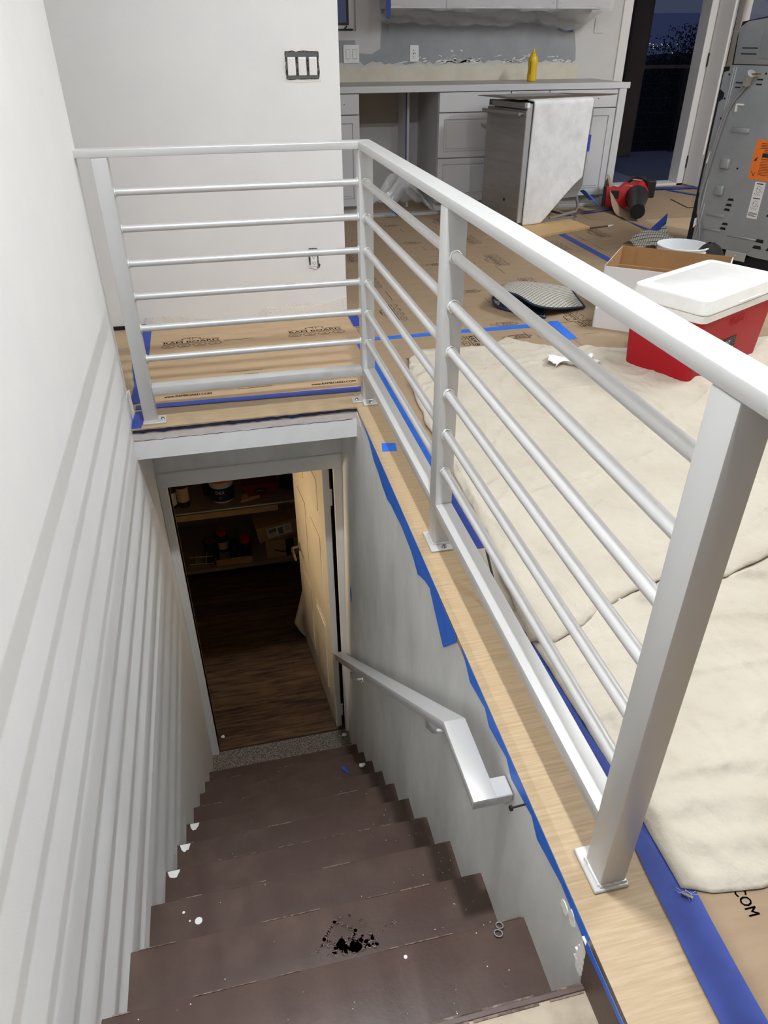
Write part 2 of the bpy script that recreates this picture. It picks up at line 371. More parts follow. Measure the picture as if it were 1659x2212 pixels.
struct('trim_9', box((3.36,4.44,0.0),(4.28,4.62,0.022),0.003), M_trimw, label='white threshold of the garden doorway')
Md = Matrix.Translation((4.285,4.425,0)) @ Matrix.Rotation(math.radians(-80), 4, 'Z')
b = MB()
b.box((0.0,-0.02,0.015),(0.19,0.025,2.1),0.003,Md).box((0.19,-0.02,0.015),(0.72,0.025,0.31),0.003,Md).box((0.72,-0.02,0.015),(0.88,0.025,2.1),0.003,Md).box((0.19,-0.02,1.95),(0.72,0.025,2.1),0.003,Md)
d1 = struct('door_1', b, M_trimw, label='white glazed garden door swung open behind the stove')
struct('door_pane', box((0.19,-0.002,0.31),(0.72,0.004,1.95),0,Md), M_glass, d1)
w2 = struct('window_2', MB().box((4.5,4.38,0.0),(6.2,4.46,0.10)).box((4.5,4.38,0.1),(4.58,4.46,2.15)).box((6.12,4.38,0.1),(6.2,4.46,2.15)).box((5.3,4.38,.1),(5.38,4.46,2.15)), M_trimw, label='tall dark window beyond the open garden door')
struct('window_pane', box((4.58,4.41,0.1),(6.12,4.42,2.15)), M_glass, w2)
# outside
struct('floor_deck', box((1.5,4.62,-0.12),(9.5,7.22,-0.05)), M_deck, label='porch deck outside the garden door')
struct('pillar', box((4.74,6.82,-0.05),(5.0,7.08,3.2),0.01), M_pillar, label='dark porch pillar outside the garden door')
rl = thing('porch_railing', 'dark railing along the far edge of the porch deck', 'railing', (5.5,7.15,-0.05))
obj('top_rail', box((1.5,7.12,0.93),(9.5,7.19,0.965),0.004), M_pillar, rl)
for x in (3.6, 4.35, 5.75, 7.2): obj('post', box((x,7.12,-0.05),(x+0.06,7.18,0.93)), M_black, rl)
for z in (0.08, 0.25, 0.42, 0.59, 0.76): obj('cable', MB().cyl((1.5,7.15,z),(9.5,7.15,z),0.006,6), M_black, rl)
b = MB(); b.grid(lambda u, v: (-20+60*u, 9.5+12*v, 0.86*math.sin(math.pi*min(1,v*2.2)*.5) - 6*max(0,v-.5) + .05*math.sin(u*90) + .03*math.sin(u*210) - 1.6*(1-min(1,v*3))), 120, 20)
struct('hill_near', b, M_hill, label='dark hillside below the porch')
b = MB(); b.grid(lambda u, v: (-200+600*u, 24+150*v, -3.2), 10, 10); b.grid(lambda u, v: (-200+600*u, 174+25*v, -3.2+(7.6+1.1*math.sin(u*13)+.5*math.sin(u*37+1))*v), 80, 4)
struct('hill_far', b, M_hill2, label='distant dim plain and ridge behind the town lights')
b = MB(); random.seed(11)
for _ in range(55):
    x = random.uniform(76,104); b.ball((x, 150, -.75+random.gauss(0,.22)), random.choice([.03,.04,.06]), 1)
for _ in range(14): b.ball((random.uniform(80,100), 120, -1.9+random.gauss(0,.3)), .06, 1)
b.ball((74.6, 120, -1.4), .09, 1)
o = obj('city_lights', b, M_citylight); tag(o, 'scattered tiny lights of a distant town', 'city lights', kind='stuff')
def bush(name, c, r, n, label, seed):
    random.seed(seed); b = MB()
    for _ in range(n):
        t = random.random()*2*math.pi; p = random.gauss(0,.42); q = random.gauss(0,.42)
        x, y, z = c[0]+r[0]*p, c[1]+r[1]*q, c[2]+r[2]*(random.random()**1.3)*math.exp(-1.2*(p*p))
        a = Vector((random.uniform(-1,1),random.uniform(-1,1),random.uniform(-.6,1))).normalized()*random.uniform(.03,.07); k = a.cross(Vector((random.random(),random.random(),random.random()))).normalized()*.011
        b.add([Vector((x,y,z))-a*.5, Vector((x,y,z))+k, Vector((x,y,z))+a*.5, Vector((x,y,z))-k], [(0,1,2,3)])
    tr = thing(name, label, 'tree', (c[0], c[1], c[2]-1.5))
    obj('crown', b, M_leaf, tr)
    bb = MB(); bb.tube([(c[0],c[1],c[2]-1.5),(c[0]+.1,c[1],c[2]),(c[0]+.05,c[1]+.1,c[2]+r[2]*.6)],[.12,.09,.03],8); obj('trunk', bb, M_pillar, tr)
bush('garden_tree', (7.55, 9.2, -0.3), (1.9,1.2,1.75), 16000, 'dark leafy tree at the right beyond the porch railing', 4)
bush('garden_shrub', (3.3, 9.0, -0.6), (1.6,.6,1.25), 3000, 'low dark shrub behind the porch pillar', 8)

# ---------------------------------------------------------------- staircase
st = thing('staircase', 'brown painted stairs going down to the basement door', 'staircase', (-0.5,-1.0,ZB), kind='structure')
random.seed(21)
for i in range(10):
    z = Z0 - RR*i; y = Y0 + TR*i; yb = y - TR - 0.002
    xr = wx(y-.1, z) + 0.004
    t = obj('tread', box((XL-0.002, yb, z-0.032), (xr, y, z), 0.004, seg=2), M_brown, st, 40)
    zn = z - RR if i < 9 else ZB
    obj('riser', box((XL-0.002, y-0.045, zn), (xr, y-0.022, z-0.032)), M_brown, st)
    # worn nosing edge and specks of dried paint
    b = MB()
    x = XL + 0.02
    while x < xr - 0.05:
        l = random.uniform(.02,.11)
        if random.random() < (.75 if i < 4 else .4):
            b.box((x, y-0.0026*random.uniform(.4,1), z-0.001), (min(x+l, xr-.01), y+0.0006, z+0.0006))
        x += l + random.uniform(.01,.06)
    obj('worn_edge', b, M_worn, t)
    b = MB()
    for _ in range(26 if i < 5 else 14):
        px = random.choice([random.uniform(XL+.03,xr-.03), xr-abs(random.gauss(0,.1))-.02]); px = max(px, XL+.03); py = random.uniform(yb+.03, y-.01); q = random.choice([.0005,.0007,.0009,.0014])
        b.lathe([(q, z), (q*.7, z+.0004)], (px, py, 0), 6)
    obj('paint_specks', b, M_sparkle, t)['kind'] = 'stuff'
    if i in (3,4,5):
        px, py = {3:(-.928,-1.341),4:(-.925,-1.10),5:(-.921,-.862)}[i]
        n = 11; b = MB(); b.prism([(px+.019*math.cos(math.pi*k/(n-1)+math.pi)*random.uniform(.85,1.1), y-.004+.030*math.sin(math.pi*k/(n-1)+math.pi)*random.uniform(.8,1.1)) for k in range(n)], z+.0002, z+.0009)
        obj('paint_patch', b, M_sparkle, t)
    if i == 2:
        b = MB(); b.lathe([(.0105,z),(.0095,z+.0006)], (-.821,-1.633,0), 18).lathe([(.004,z),(.003,z+.0005)], (-.862,-1.60,0), 10).lathe([(.003,z),(.002,z+.0005)], (-.845,-1.628,0), 10)
        obj('paint_drip', b, M_sparkle, t)
    b = MB()
    for px in (XL+.09, (XL+xr)/2+.02, xr-.1):
        b.lathe([(.006,z-.002),(.006,z+.0005),(.0045,z+.0008),(.003,z-.0002)], (px+random.uniform(-.01,.01), yb+.11+random.uniform(-.03,.03), 0), 14)
    obj('nail_heads', b, M_brown, t)
ZL = -0.118; YL = -2.262
struct('floor_top_step', MB().box((XL-.002,-5.5,ZL-0.03),(wx(YL,ZL)+.004, YL-0.013, ZL+0.002)), M_vinyl, label='worn beige vinyl on the top step')
t = obj('top_nosing', box((XL-.002, YL-0.014, ZL-0.036),(wx(YL,ZL)+.004, YL, ZL+0.0035), 0.003), M_brown, st)
obj('riser', box((XL-.002, YL-0.07, Z0-0.001),(wx(YL,ZL)+.004, YL-0.02, ZL-0.036)), M_brown, st)
b = MB(); x = XL
while x < -.08:
    l = random.uniform(.03,.16); b.box((x, YL-0.016-random.uniform(0,.003), ZL+.002),(min(x+l,-.065), YL-0.0115+random.uniform(-.002,.002), ZL+0.0042)); b.box((x+.02, YL-.003, ZL+.002),(min(x+l*.8+.02,-.065), YL+.0006, ZL+0.0040)); x += l+random.uniform(0,.03)
obj('worn_edge', b, M_worn, t)
struct('baseboard_right', MB().prism([(-2.258,ZL),(-2.250,-.03),(-2.235,-.0206),(-5.4,-.0206),(-5.4,ZL)], -0.062, -0.0545, 'x'), M_brown, label='brown stringer board beside the top step')
b = MB()
random.seed(9)
pts = [(-2.250+random.uniform(-.008,.008), ZL + (0.1)*k/14) for k in range(15)]
b.prism(pts + [(y+.016+random.uniform(0,.012), z) for y, z in pts[::-1]], -0.061, -0.050, 'x')
struct('trim_10', b, M_plaster, label='broken plaster edge where the grey wall ends at the top step')
struct('floor_carpet_strip', box((XL,0.07,ZB-.02),(wx(.3,ZB)+.003,0.405,ZB+.006),0.003), M_carpet, label='speckled carpet strip at the foot of the stairs')

# ---------------------------------------------------------------- railing
W, D, H, TH = 0.0521, 0.0565, 1.0, 0.0252
rg = thing('guard_railing', 'silver painted steel guard railing round the stair opening', 'railing', (0.026, -1.0, 0))
bv = 0.003
# top rail: both spans mitred into one part each
b = MB(); b.prism([(0,-3.3),(W,-3.3),(W,D),(0,0)], H-TH, H, bev=bv); obj('top_rail', b, M_steel, rg, 40)
b = MB(); b.prism([(-0.961,0),(0,0),(W,D),(-0.961,D)], H-TH, H, bev=bv); obj('top_rail', b, M_steel, rg, 40)
posts = {'corner': (0, 0), 'mid': (0, -1.0699), 'near': (0, -2.1653), 'left': (-0.9031, 0)}
def bolt(mb, x, y, z):
    mb.lathe([(.0085,z),(.0085,z+.0012),(.006,z+.004),(.006,z+.0065),(.0035,z+.0075)], (x,y,0), 12)
for k, (x, y) in posts.items():
    p = obj('post', box((x, y, 0.004), (x+W, y+D, H-TH), bv, seg=2), M_steel, rg, 40)
    pl = MB(); bo = MB(); wd = MB()
    if k == 'corner':
        pl.box((x-0.045,y+0.0,0),(x+0.01,y+D-.008,0.006),.0015).box((x-0.004,y-0.04,0),(x+W+.004,y+D,0.007),.0015); bolt(bo, x-0.024, y+.025, .006); b2 = MB(); bolt(b2, x+.026, y-.021, .007); obj('bolt', b2, M_bolt, p, 40)
    elif k == 'mid':
        pl.box((x-0.014,y-0.032,0),(x+W+.003,y+D+.018,0.007),.0015); bolt(bo, x+.030, y-.018, .007)
    elif k == 'near':
        pl.box((x-0.013,y-0.009,0),(x+W+.005,y+D+.024,0.008),.002); bolt(bo, x+.03, y+D+.011, .008)
    else:
        pl.box((x-0.004,y-0.012,0),(x+W+.034,y+D,0.007),.0015); bolt(bo, x+W+.020, y+.022, .007)
    obj('base_plate', pl, M_steel, p, 40); obj('bolt', bo, M_bolt, p, 40)
    random.seed(len(k))
    for (a, c, dx, dy) in ((x, y, 1, 0), (x, y, 0, 1)):
        n = 9; L_ = W if dx else D
        wd.tube([(a+dx*L_*j/n+random.uniform(-.001,.001), c+dy*L_*j/n+random.uniform(-.001,.001), .008+random.uniform(0,.002)) for j in range(n+1)], .0042, 6)
    obj('weld', wd, M_weld, p, 60)
ZBR, HB = 0.1196, 0.0342
for a, c in ((( -0.9031+W, 0.002), (0, D-.002)), ):
    obj('bottom_rail', box((a[0], a[1], ZBR), (c[0], c[1], ZBR+HB), bv, seg=2), M_steel, rg, 40)
for y0, y1 in ((-1.0699+D, 0.0), (-2.1653+D, -1.0699)):
    obj('bottom_rail', box((0.001, y0, ZBR), (W-.001, y1, ZBR+HB), bv, seg=2), M_steel, rg, 40)
R_ = 0.0125
def weldring(p, ax):
    b = MB(); n = 16; pts = []
    for j in range(n+1):
        t = 2*math.pi*j/n; rr = R_+.0012+random.uniform(-.001,.0016)
        pts.append((p[0]+random.uniform(0,.0015), p[1]+rr*math.cos(t), p[2]+rr*math.sin(t)) if ax == 'x' else (p[0]+rr*math.cos(t), p[1]+random.uniform(-.0025,.001), p[2]+rr*math.sin(t)))
    return b.tube(pts, .0032, 6)
random.seed(2)
for i in range(6):
    z = 0.2629 + 0.1202*i
    q = obj('bar', MB().cyl((-0.9031+W, D/2, z), (0, D/2, z), R_, 20), M_steel, rg, 40)
    obj('weld', weldring((-0.9031+W+.0015, D/2, z), 'x'), M_weld, q, 70); obj('weld', weldring((-.003, D/2, z), 'x'), M_weld, q, 70)
    for y0, y1 in ((-1.0699+D, 0.0), (-2.1653+D, -1.0699)):
        q = obj('bar', MB().cyl((W/2, y0, z), (W/2, y1, z), R_, 20), M_steel, rg, 40)
        obj('weld', weldring((W/2, y1-.002, z), 'y'), M_weld, q, 70)

# ---------------------------------------------------------------- handrail on the stair wall
hr = thing('stair_handrail', 'flat silver handrail fixed to the grey stair wall', 'handrail', (-0.1,-0.8,-1.0))
xa, xb = -0.147, -0.092
prof = [(0.39,-1.812),(-1.675,-0.066),(-1.900,-0.066),(-1.900,-0.094),(-1.683,-0.094),(0.365,-1.838)]
b = MB(); b.prism(prof, xa, xb, 'x', bev=0.0025); obj('rail', b, M_steel, hr, 40)
obj('end_return', box((xb-.004,-1.900,-0.094),(-0.056,-1.849,-0.066),0.0025), M_steel, hr, 40)
obj('wall_plate', MB().prism([(-1.893,-.0935),(-1.857,-.0935),(-1.862,-.125),(-1.880,-.128)],-0.062,-0.0575,'x'), M_steel, hr)
for y, z in ((-1.456,-0.375),(-0.125,-1.53)):
    X = wx(y,z)
    br = obj('bracket', MB().cyl((X-.006,y,z),(X+.002,y,z),0.024,20).tube([(X-.004,y,z),(X-.045,y,z+.004),(-0.118,y,z+.035),(-0.118,y,z+.062)],.007,8), M_steel, hr, 40)
    obj('screw', MB().cyl((X-.010,y-.013,z-.008),(X-.005,y-.013,z-.008),.005,10), M_bolt, br)
tag(obj('wall_screw', MB().cyl((-0.054,-1.953,-0.028),(-0.085,-1.956,-0.026),.0022,8).cyl((-0.085,-1.956,-0.026),(-0.090,-1.9565,-0.0257),.006,10), M_black), 'dark screw sticking out of the grey wall beside the handrail end', 'screw')
tag(obj('wall_plug', MB().cyl((-0.057,-2.157,-0.056),(-0.050,-2.157,-0.056),.014,18), M_plaster, smooth=40), 'round plaster-filled plug in the grey wall near the top step', 'plug')
tag(obj('plaster_chip', MB().prism([(-2.20,-.045),(-2.19,-.025),(-2.178,-.022),(-2.172,-.04),(-2.18,-.055),(-2.192,-.058)],-.0575,-.054,'x'), M_plaster), 'chipped spot of plaster between the round plug and the wall end', 'plaster chip')

# ---------------------------------------------------------------- floor boards, print, tape
def floor_map(ox, oy, rot, z):
    c, s = math.cos(rot), math.sin(rot)
    return lambda u, v: (ox + u*c - v*s, oy + u*s + v*c, z)
def hexagon(cx, cy, a, h): return [(cx-a,cy),(cx-a*.62,cy+h),(cx+a*.62,cy+h),(cx+a,cy),(cx+a*.62,cy-h),(cx-a*.62,cy-h)]
def ram_logo(mb, fn, k=1.0):
    put_text(mb, 'RAM BOARD', fn, 0, 0, .026*k, .275*k, bold=.0007)
    put_line(mb, [(-.142*k,.023*k),(-.045*k,.023*k)], fn, .004); put_line(mb, [(.045*k,.023*k),(.142*k,.023*k)], fn, .004); put_line(mb, [(-.142*k,-.021*k),(.142*k,-.021*k)], fn, .004)
    for s in (-1, 1):                                    # curled horns above the name
        arc = [(s*(.012+.030*math.sin(t)+.004*t)*k, (.040+.014*math.cos(t))*k) for t in [j*.42-1.2 for j in range(10)]]
        put_line(mb, arc, fn, .0032); put_line(mb, [(s*.004*k,.026*k),(s*.010*k,.036*k),(s*.006*k,.050*k)], fn, .0026)
        put_line(mb, [(s*.02*k,.053*k),(s*.038*k,.049*k),(s*.048*k,.036*k)], fn, .0026)
    for j in range(4):
        cx = (-.116+.0775*j)*k; cy = -.050*k
        put_line(mb, hexagon(cx, cy, .034*k, .0155*k), fn, .003, True)
        if j == 0: put_line(mb, [(cx-.016*k,cy-.004),(cx+.016*k,cy-.004)], fn, .002); put_line(mb, [(cx-.012*k,cy+.004),(cx+.012*k,cy+.004)], fn, .002)
        elif j == 1: put_line(mb, [(cx-.012*k,cy+.006),(cx-.008*k,cy-.006),(cx+.008*k,cy-.006),(cx+.012*k,cy+.006)], fn, .0018); put_line(mb, [(cx,cy+.004),(cx-.004,cy-.001),(cx+.004,cy-.001),(cx,cy+.004)], fn, .0016)
        elif j == 2:
            for q in (-1,0,1): put_line(mb, [(cx+q*.007*k,cy-.006),(cx+q*.007*k+.001,cy+.002+.004*(q==0))], fn, .0018)
            put_line(mb, [(cx-.014*k,cy-.007),(cx+.014*k,cy-.007)], fn, .0016)
        else: put_line(mb, [(cx-.010*k,cy),(cx-.004*k,cy-.006),(cx+.006*k,cy-.006),(cx+.011*k,cy+.004)], fn, .0018); put_line(mb, [(cx,cy+.008),(cx+.002,cy)], fn, .0018)
        put_line(mb, [(cx-.026*k,-.0725*k),(cx+.026*k,-.0725*k)], fn, .0014)
def hex_label(mb, fn):                                   # long six-sided seal with the number 25
    o = [(-.062,0),(-.048,.026),(.038,.026),(.066,0),(.038,-.026),(-.048,-.026)]
    put_line(mb, o, fn, .0032, True); put_line(mb, [(p*.88,q*.82) for p, q in o], fn, .0014, True)
    put_text(mb, '25', lambda u, v: fn(-.012-v, u), 0, 0, .030, .032, bold=.001)
    for x in (.012,.019,.026): put_line(mb, [(x,-.018),(x,.018)], fn, .0026)
    put_line(mb, [(.036,-.012),(.036,.012)], fn, .002)
    for s in (-1,1): put_line(mb, [(-.066,s*.004),(-.080,s*.014),(-.092,s*.010),(-.090,s*.002)], fn, .002)
def small_print(mb, fn, L, n=1):
    random.seed(int(L*1000)+n)
    for q in range(n):
        x = -L/2
        while x < L/2:
            l = random.uniform(.004,.012); put_line(mb, [(x,-q*.011),(min(x+l,L/2),-q*.011)], fn, .0036); x += l+random.uniform(.002,.005)
def recycle(mb, fn):
    put_line(mb, [(-.024,.014),(-.012,.022),(.014,.018)], fn, .0024); put_line(mb, [(.020,.006),(.016,-.014),(.002,-.020)], fn, .0024); put_line(mb, [(-.012,-.018),(-.026,-.008),(-.022,.006)], fn, .0024)
    for k in range(3): put_line(mb, [(-.03+.028*k,-.026-.004*k),(-.008+.028*k,-.028)], fn, .002)
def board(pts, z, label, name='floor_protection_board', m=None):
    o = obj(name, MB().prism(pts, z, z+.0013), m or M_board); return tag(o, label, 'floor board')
ZP = 0.0022
# landing board
lb = board([(-0.945,0.165),(0.148,0.150),(0.148,1.19),(-0.915,1.19)], 0.0004, 'brown floor protection board on the landing behind the far railing', m=M_board_lit)
m = MB()
for x, y in ((-0.712,0.921),(-0.070,0.939)):
    ram_logo(m, floor_map(x, y, .025, ZP))
ram_logo(m, floor_map(-0.445, 0.372, .02, ZP))
for x, y, L in ((-0.47,0.897,.15),(0.20,0.93,.12),(-0.47,0.466,.16),(-0.44,0.262,.15)): small_print(m, floor_map(x, y, .02, ZP), L)
for x, y in ((-0.731,0.245),(-0.090,0.233)): put_text(m, 'www.RAMBOARD.COM', floor_map(x, y, -.02, ZP), 0, 0, .021, .20, bold=.0008)
obj('printing', m, M_ink, lb)
# kitchen board
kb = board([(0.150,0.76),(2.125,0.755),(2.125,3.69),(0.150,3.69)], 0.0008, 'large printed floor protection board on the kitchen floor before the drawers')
m = MB(); H90 = math.pi/2
for x, y in ((1.352,.80),(1.357,1.465),(1.343,2.07),(1.36,2.69),(1.33,3.33),(.385,1.135),(.38,1.76),(.382,2.39),(.37,3.0),(1.92,1.40),(1.93,2.35)):
    if (x, y) != (1.92,1.40): ram_logo(m, floor_map(x, y, H90, ZP))
for x, y in ((.955,.80),(.955,1.41),(.915,2.05),(.922,2.68),(.905,3.29)):
    hex_label(m, floor_map(x, y, 0, ZP)); recycle(m, floor_map(x+.11, y-.22, H90, ZP)); small_print(m, floor_map(x+.04, y-.19, H90, ZP), .1); small_print(m, floor_map(x+.16, y-.02, H90, ZP), .12)
for x, y in ((1.30,1.83),(1.30,1.20),(.45,1.44),(.25,.83),(.62,.84),(1.7,2.9)): small_print(m, floor_map(x, y, H90, ZP), .18)
obj('printing', m, M_ink, kb)
# stair-side board under the cloth
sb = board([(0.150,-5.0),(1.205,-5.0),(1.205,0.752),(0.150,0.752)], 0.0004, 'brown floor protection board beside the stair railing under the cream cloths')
m = MB()
put_text(m, 'WWW.RAMBOARD.COM', floor_map(.248,-2.143,-H90,ZP), 0, 0, .022, .26, bold=.0006)
put_text(m, 'www.RAMBOARD.COM', floor_map(.258,.43,-H90,ZP), 0, 0, .017, .20)
recycle(m, floor_map(.335,.40,-H90,ZP)); small_print(m, floor_map(.345,.44,0,ZP), .09, 3); small_print(m, floor_map(.33,.32,0,ZP), .08, 2); hex_label(m, floor_map(.95,.60,0,ZP)); ram_logo(m, floor_map(.70,.53,-H90,ZP)); small_print(m, floor_map(.35,-2.45,-H90,ZP), .2)
obj('printing', m, M_ink, sb)
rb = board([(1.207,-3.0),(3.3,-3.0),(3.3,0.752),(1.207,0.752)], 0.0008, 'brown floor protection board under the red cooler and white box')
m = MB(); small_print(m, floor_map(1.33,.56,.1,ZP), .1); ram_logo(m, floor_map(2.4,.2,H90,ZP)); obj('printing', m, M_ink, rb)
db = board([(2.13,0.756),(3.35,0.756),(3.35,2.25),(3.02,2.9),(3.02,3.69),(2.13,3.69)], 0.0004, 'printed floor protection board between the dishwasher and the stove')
m = MB()
for x, y in ((2.405,2.66),(2.41,2.02),(2.41,1.38)): ram_logo(m, floor_map(x, y, H90, ZP))
for x, y in ((2.22,2.55),(2.22,2.2),(2.6,3.2)): small_print(m, floor_map(x, y, H90, ZP), .2)
obj('printing', m, M_ink, db)
# curled sheet by the garden door: its left edge rides up against the cabinet end
def sm(t): t = max(0.0, min(1.0, t)); return t*t*(3-2*t)
def curl(u, v):
    x = 2.862 + 1.40*u**1.5; k = sm((3.07-x)/.20); y = 2.28 + (2.10-.62*k)*v
    e = max(0.0, y-3.02); z = .003 + .010*sm((y-2.6)/.5)*sm((3.2-x)/.3)
    r = .30*(1-math.exp(-e/.34))*1.7
    y2 = 3.02 + e if e <= 0 else 3.02 + e*(1-k) + k*min(e, .60*math.tanh(e/.60)*.97)
    return (x + .03*k*sm((y-3.1)/.5), min(y2, 3.655 if k > .5 else 9), z + k*.27*sm((e-.12)/.64)**1.15)
cb = MB(); cb.grid(curl, 46, 46)
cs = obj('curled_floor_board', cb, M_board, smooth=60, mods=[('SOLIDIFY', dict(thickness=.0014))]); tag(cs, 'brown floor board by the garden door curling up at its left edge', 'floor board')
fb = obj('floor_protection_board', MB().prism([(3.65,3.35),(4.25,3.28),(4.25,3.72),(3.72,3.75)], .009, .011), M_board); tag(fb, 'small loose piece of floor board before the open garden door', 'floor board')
m = MB(); small_print(m, floor_map(3.95,3.58,.05,.0125), .24, 2); obj('printing', m, M_ink, fb)

def tape(pts, label, z=0.0024, m=None, name='masking_tape'):
    o = obj(name, MB().prism(pts, z, z+.0004), m or M_tape); return tag(o, label, 'tape')
def strip(p, q, w0, w1=None, n=18, seed=1, wob=.0015):
    random.seed(seed); w1 = w1 or w0; a = Vector(p); b = Vector(q); d = (b-a).normalized(); k = Vector((-d.y, d.x)); L, R = [], []
    for i in range(n+1):
        t = i/n; c = a + (b-a)*t; w_ = (w0+(w1-w0)*t)/2
        L.append(tuple(c + k*(w_+random.uniform(-wob,wob)))); R.append(tuple(c - k*(w_+random.uniform(-wob,wob))))
    return L + R[::-1]
tape(strip((-0.945,0.165),(0.045,0.140),.040,.048,seed=3), 'blue masking tape along the landing board edge behind the far railing')
tape([(-0.99,0.66),(-0.965,0.40),(-0.975,0.205),(-0.93,0.205),(-0.925,0.37),(-0.915,0.66),(-0.918,1.16),(-0.985,1.17)], 'blue masking tape along the left edge of the landing board by the white wall')
tape([(-0.955,0.02),(-0.945,0.125),(-0.87,0.135),(-0.90,0.10),(-0.915,-0.034),(-0.952,-0.034)], 'scuffed blue tape scrap at the landing corner against the left wall', z=.001)
tape(strip((0.170,0.95),(0.168,1.20),.06,.05,seed=5), 'short blue tape at the foot of the white wall end behind the corner post', z=.0026)
tape(strip((0.157,0.74),(1.20,0.742),.044,.055,seed=6), 'bright blue masking tape across the floor from corner post to rug', m=M_tape2)
tape(strip((1.215,0.78),(1.200,0.50),.055,.055,seed=7), 'short blue tape running from the cross tape under the cream cloth', z=.0029, m=M_tape2)
tape(strip((2.128,3.0),(2.118,0.78),.062,seed=8), 'long blue tape seam on the floor between dishwasher and white box')
tape(strip((0.135,0.745),(0.150,-0.75),.060,.062,seed=9), 'bright blue tape along the oak floor edge behind the corner post', m=M_tape2)
tape(strip((0.151,-0.752),(0.142,-2.05),.062,.066,n=30,seed=10), 'dark blue tape along the oak floor edge behind the middle post')
tape(strip((0.142,-2.052),(0.100,-2.9),.070,.085,n=24,seed=12), 'wide blue tape on the oak floor edge beside the near post')
tape(strip((3.30,4.30),(4.30,4.22),.09,.10,seed=13), 'blue tape along the garden door threshold', z=.012)
tape(strip((3.95,4.18),(4.30,3.30),.05,seed=14), 'blue tape running from the garden door towards the stove', z=.0085)
tape(strip((2.855,3.0),(2.86,2.27),.004,.065,seed=15), 'blue tape on the lifted edge of the curled floor board', z=.007)
tape(strip((2.62,3.33),(2.95,3.42),.05,.03,seed=17), 'crumpled blue tape scrap beside the curled floor board', z=.02)
tape([(-.018,-.445),(.038,-.452),(.046,-.388),(-.006,-.378)], 'small square of blue tape stuck on the oak floor edge', z=.0006, m=M_tape2)
tape([(2.02,0.02),(2.30,-.02),(2.3,.08),(2.03,.11)], 'blue tape on the floor behind the red cooler')
b = MB(); random.seed(33); n = 46
tp = [(XL+.004+.914*k/n, -.004-random.uniform(0,.003)) for k in range(n+1)]
b.prism(tp + [(x, z-.010-random.uniform(0,.006)) for x, z in tp[::-1]], -.0400, -.0387, 'y')
tag(obj('masking_tape', b, mat('dark torn tape', (34,44,84), 0.7, noise=(60,(20,22,30),.4,.6))), 'thin dark torn blue tape along the landing edge over the stairs', 'tape')
tag(obj('plaster_chip', MB().prism([(-.040,-.020),(-.070,-.022),(-.115,-.028),(-.135,-.045),(-.10,-.06),(-.06,-.075),(-.040,-.07)], -.0395, -.0365, 'x'), M_plaster), 'broken plaster at the inner corner under the corner post', 'plaster chip')
# tape hanging on the stair wall below the oak edge
lower = [(-0.20,-.006),(-0.30,-.022),(-0.36,-.045),(-0.40,-.062),(-0.478,-.066),(-0.55,-.082),(-0.64,-.090),(-0.70,-.076),(-0.78,-.070),(-0.86,-.062),(-0.98,-.070),(-1.03,-.080),(-1.075,-.098),(-1.10,-.084),(-1.15,-.062),(-1.20,-.048),(-1.25,-.032),(-1.285,-.016)]
def wall_tape(poly, label, off=.0012, m=None):
    b = MB(); n = len(poly)
    vs = [(wx(y,z)-off, y, z) for y, z in poly] + [(wx(y,z)-off+.0006, y, z) for y, z in poly]
    b.add(vs, [tuple(range(n)), tuple(range(n,2*n))[::-1]] + [(i,(i+1)%n,n+(i+1)%n,n+i) for i in range(n)])
    return tag(obj('masking_tape', b, m or M_tape2), label, 'tape')
wall_tape([(-0.16,0.0)] + lower + [(-1.30,0.0)], 'long torn blue tape hanging down the stair wall from the oak edge')
wall_tape([(-1.205,-.030),(-1.222,-.052),(-1.36,-.128),(-1.372,-.128),(-1.470,-.018),(-1.46,-.003),(-1.24,-.003)], 'blue tape flap hanging lower down the stair wall', off=.0025)
low2 = [(-1.55+(-.58*k/16), -.022-.008*((k*7)%4)) for k in range(17)]
wall_tape([(-1.50,0)] + low2 + [(-2.235,-.030),(-2.245,0)], 'ragged thin blue tape along the oak edge by the handrail end', off=.0014)
tag(obj('masking_tape', MB().prism([(-2.246,0.0),(-2.246,-.022),(-2.33,-.014),(-2.45,-.016),(-2.8,-.012),(-2.8,0.0)],-.0628,-.0621,'x'), M_tape2), 'blue tape along the top of the brown stringer beside the top step', 'tape')
wall_tape([(0.17,-1.185),(0.20,-1.16),(0.215,-1.19),(0.215,-1.24),(0.195,-1.265),(0.175,-1.25)], 'small blue tape mark low on the stair wall near the doorway')
tag(obj('masking_tape', MB().tube([(2.0,0,0.0),(2.0,0,.001)],.001,4) if False else MB().prism([(-.235,-.395),(-.222,-.380),(-.196,-.425),(-.205,-.436)], Z0-RR*7+.001, Z0-RR*7+.006), M_tape), 'crumpled blue tape bit on a lower stair tread', 'tape')
random.seed(4)
def crumb(c, r, label, m=M_tissue, name='paper_crumb', cat='crumb'):
    b = MB(); b.ball((0,0,r*.55), (r, r*.8, r*.55), 2)
    for v in b.bm.verts: v.co *= random.uniform(.75,1.15)
    for v in b.bm.verts: v.co.z = max(v.co.z, 0.0)
    b.bm.transform(Matrix.Translation(c)); return tag(obj(name, b, m), label, cat)
crumb((-.125,-.402,Z0-RR*7), .017, 'white crumpled paper bit on a lower stair tread')
crumb((-.105,.350,ZB+.006), .016, 'white crumb on the carpet strip at the foot of the stairs')
crumb((-.882,.521,ZB), .014, 'white crumb on the dark basement floor')
crumb((.62,-1.86,.010), .010, 'dark grey wood crumb on the near cream cloth', M_tub, 'debris_crumb')
crumb((.38,-2.02,.010), .004, 'tiny black crumb on the near cream cloth', M_blackp, 'debris_crumb')
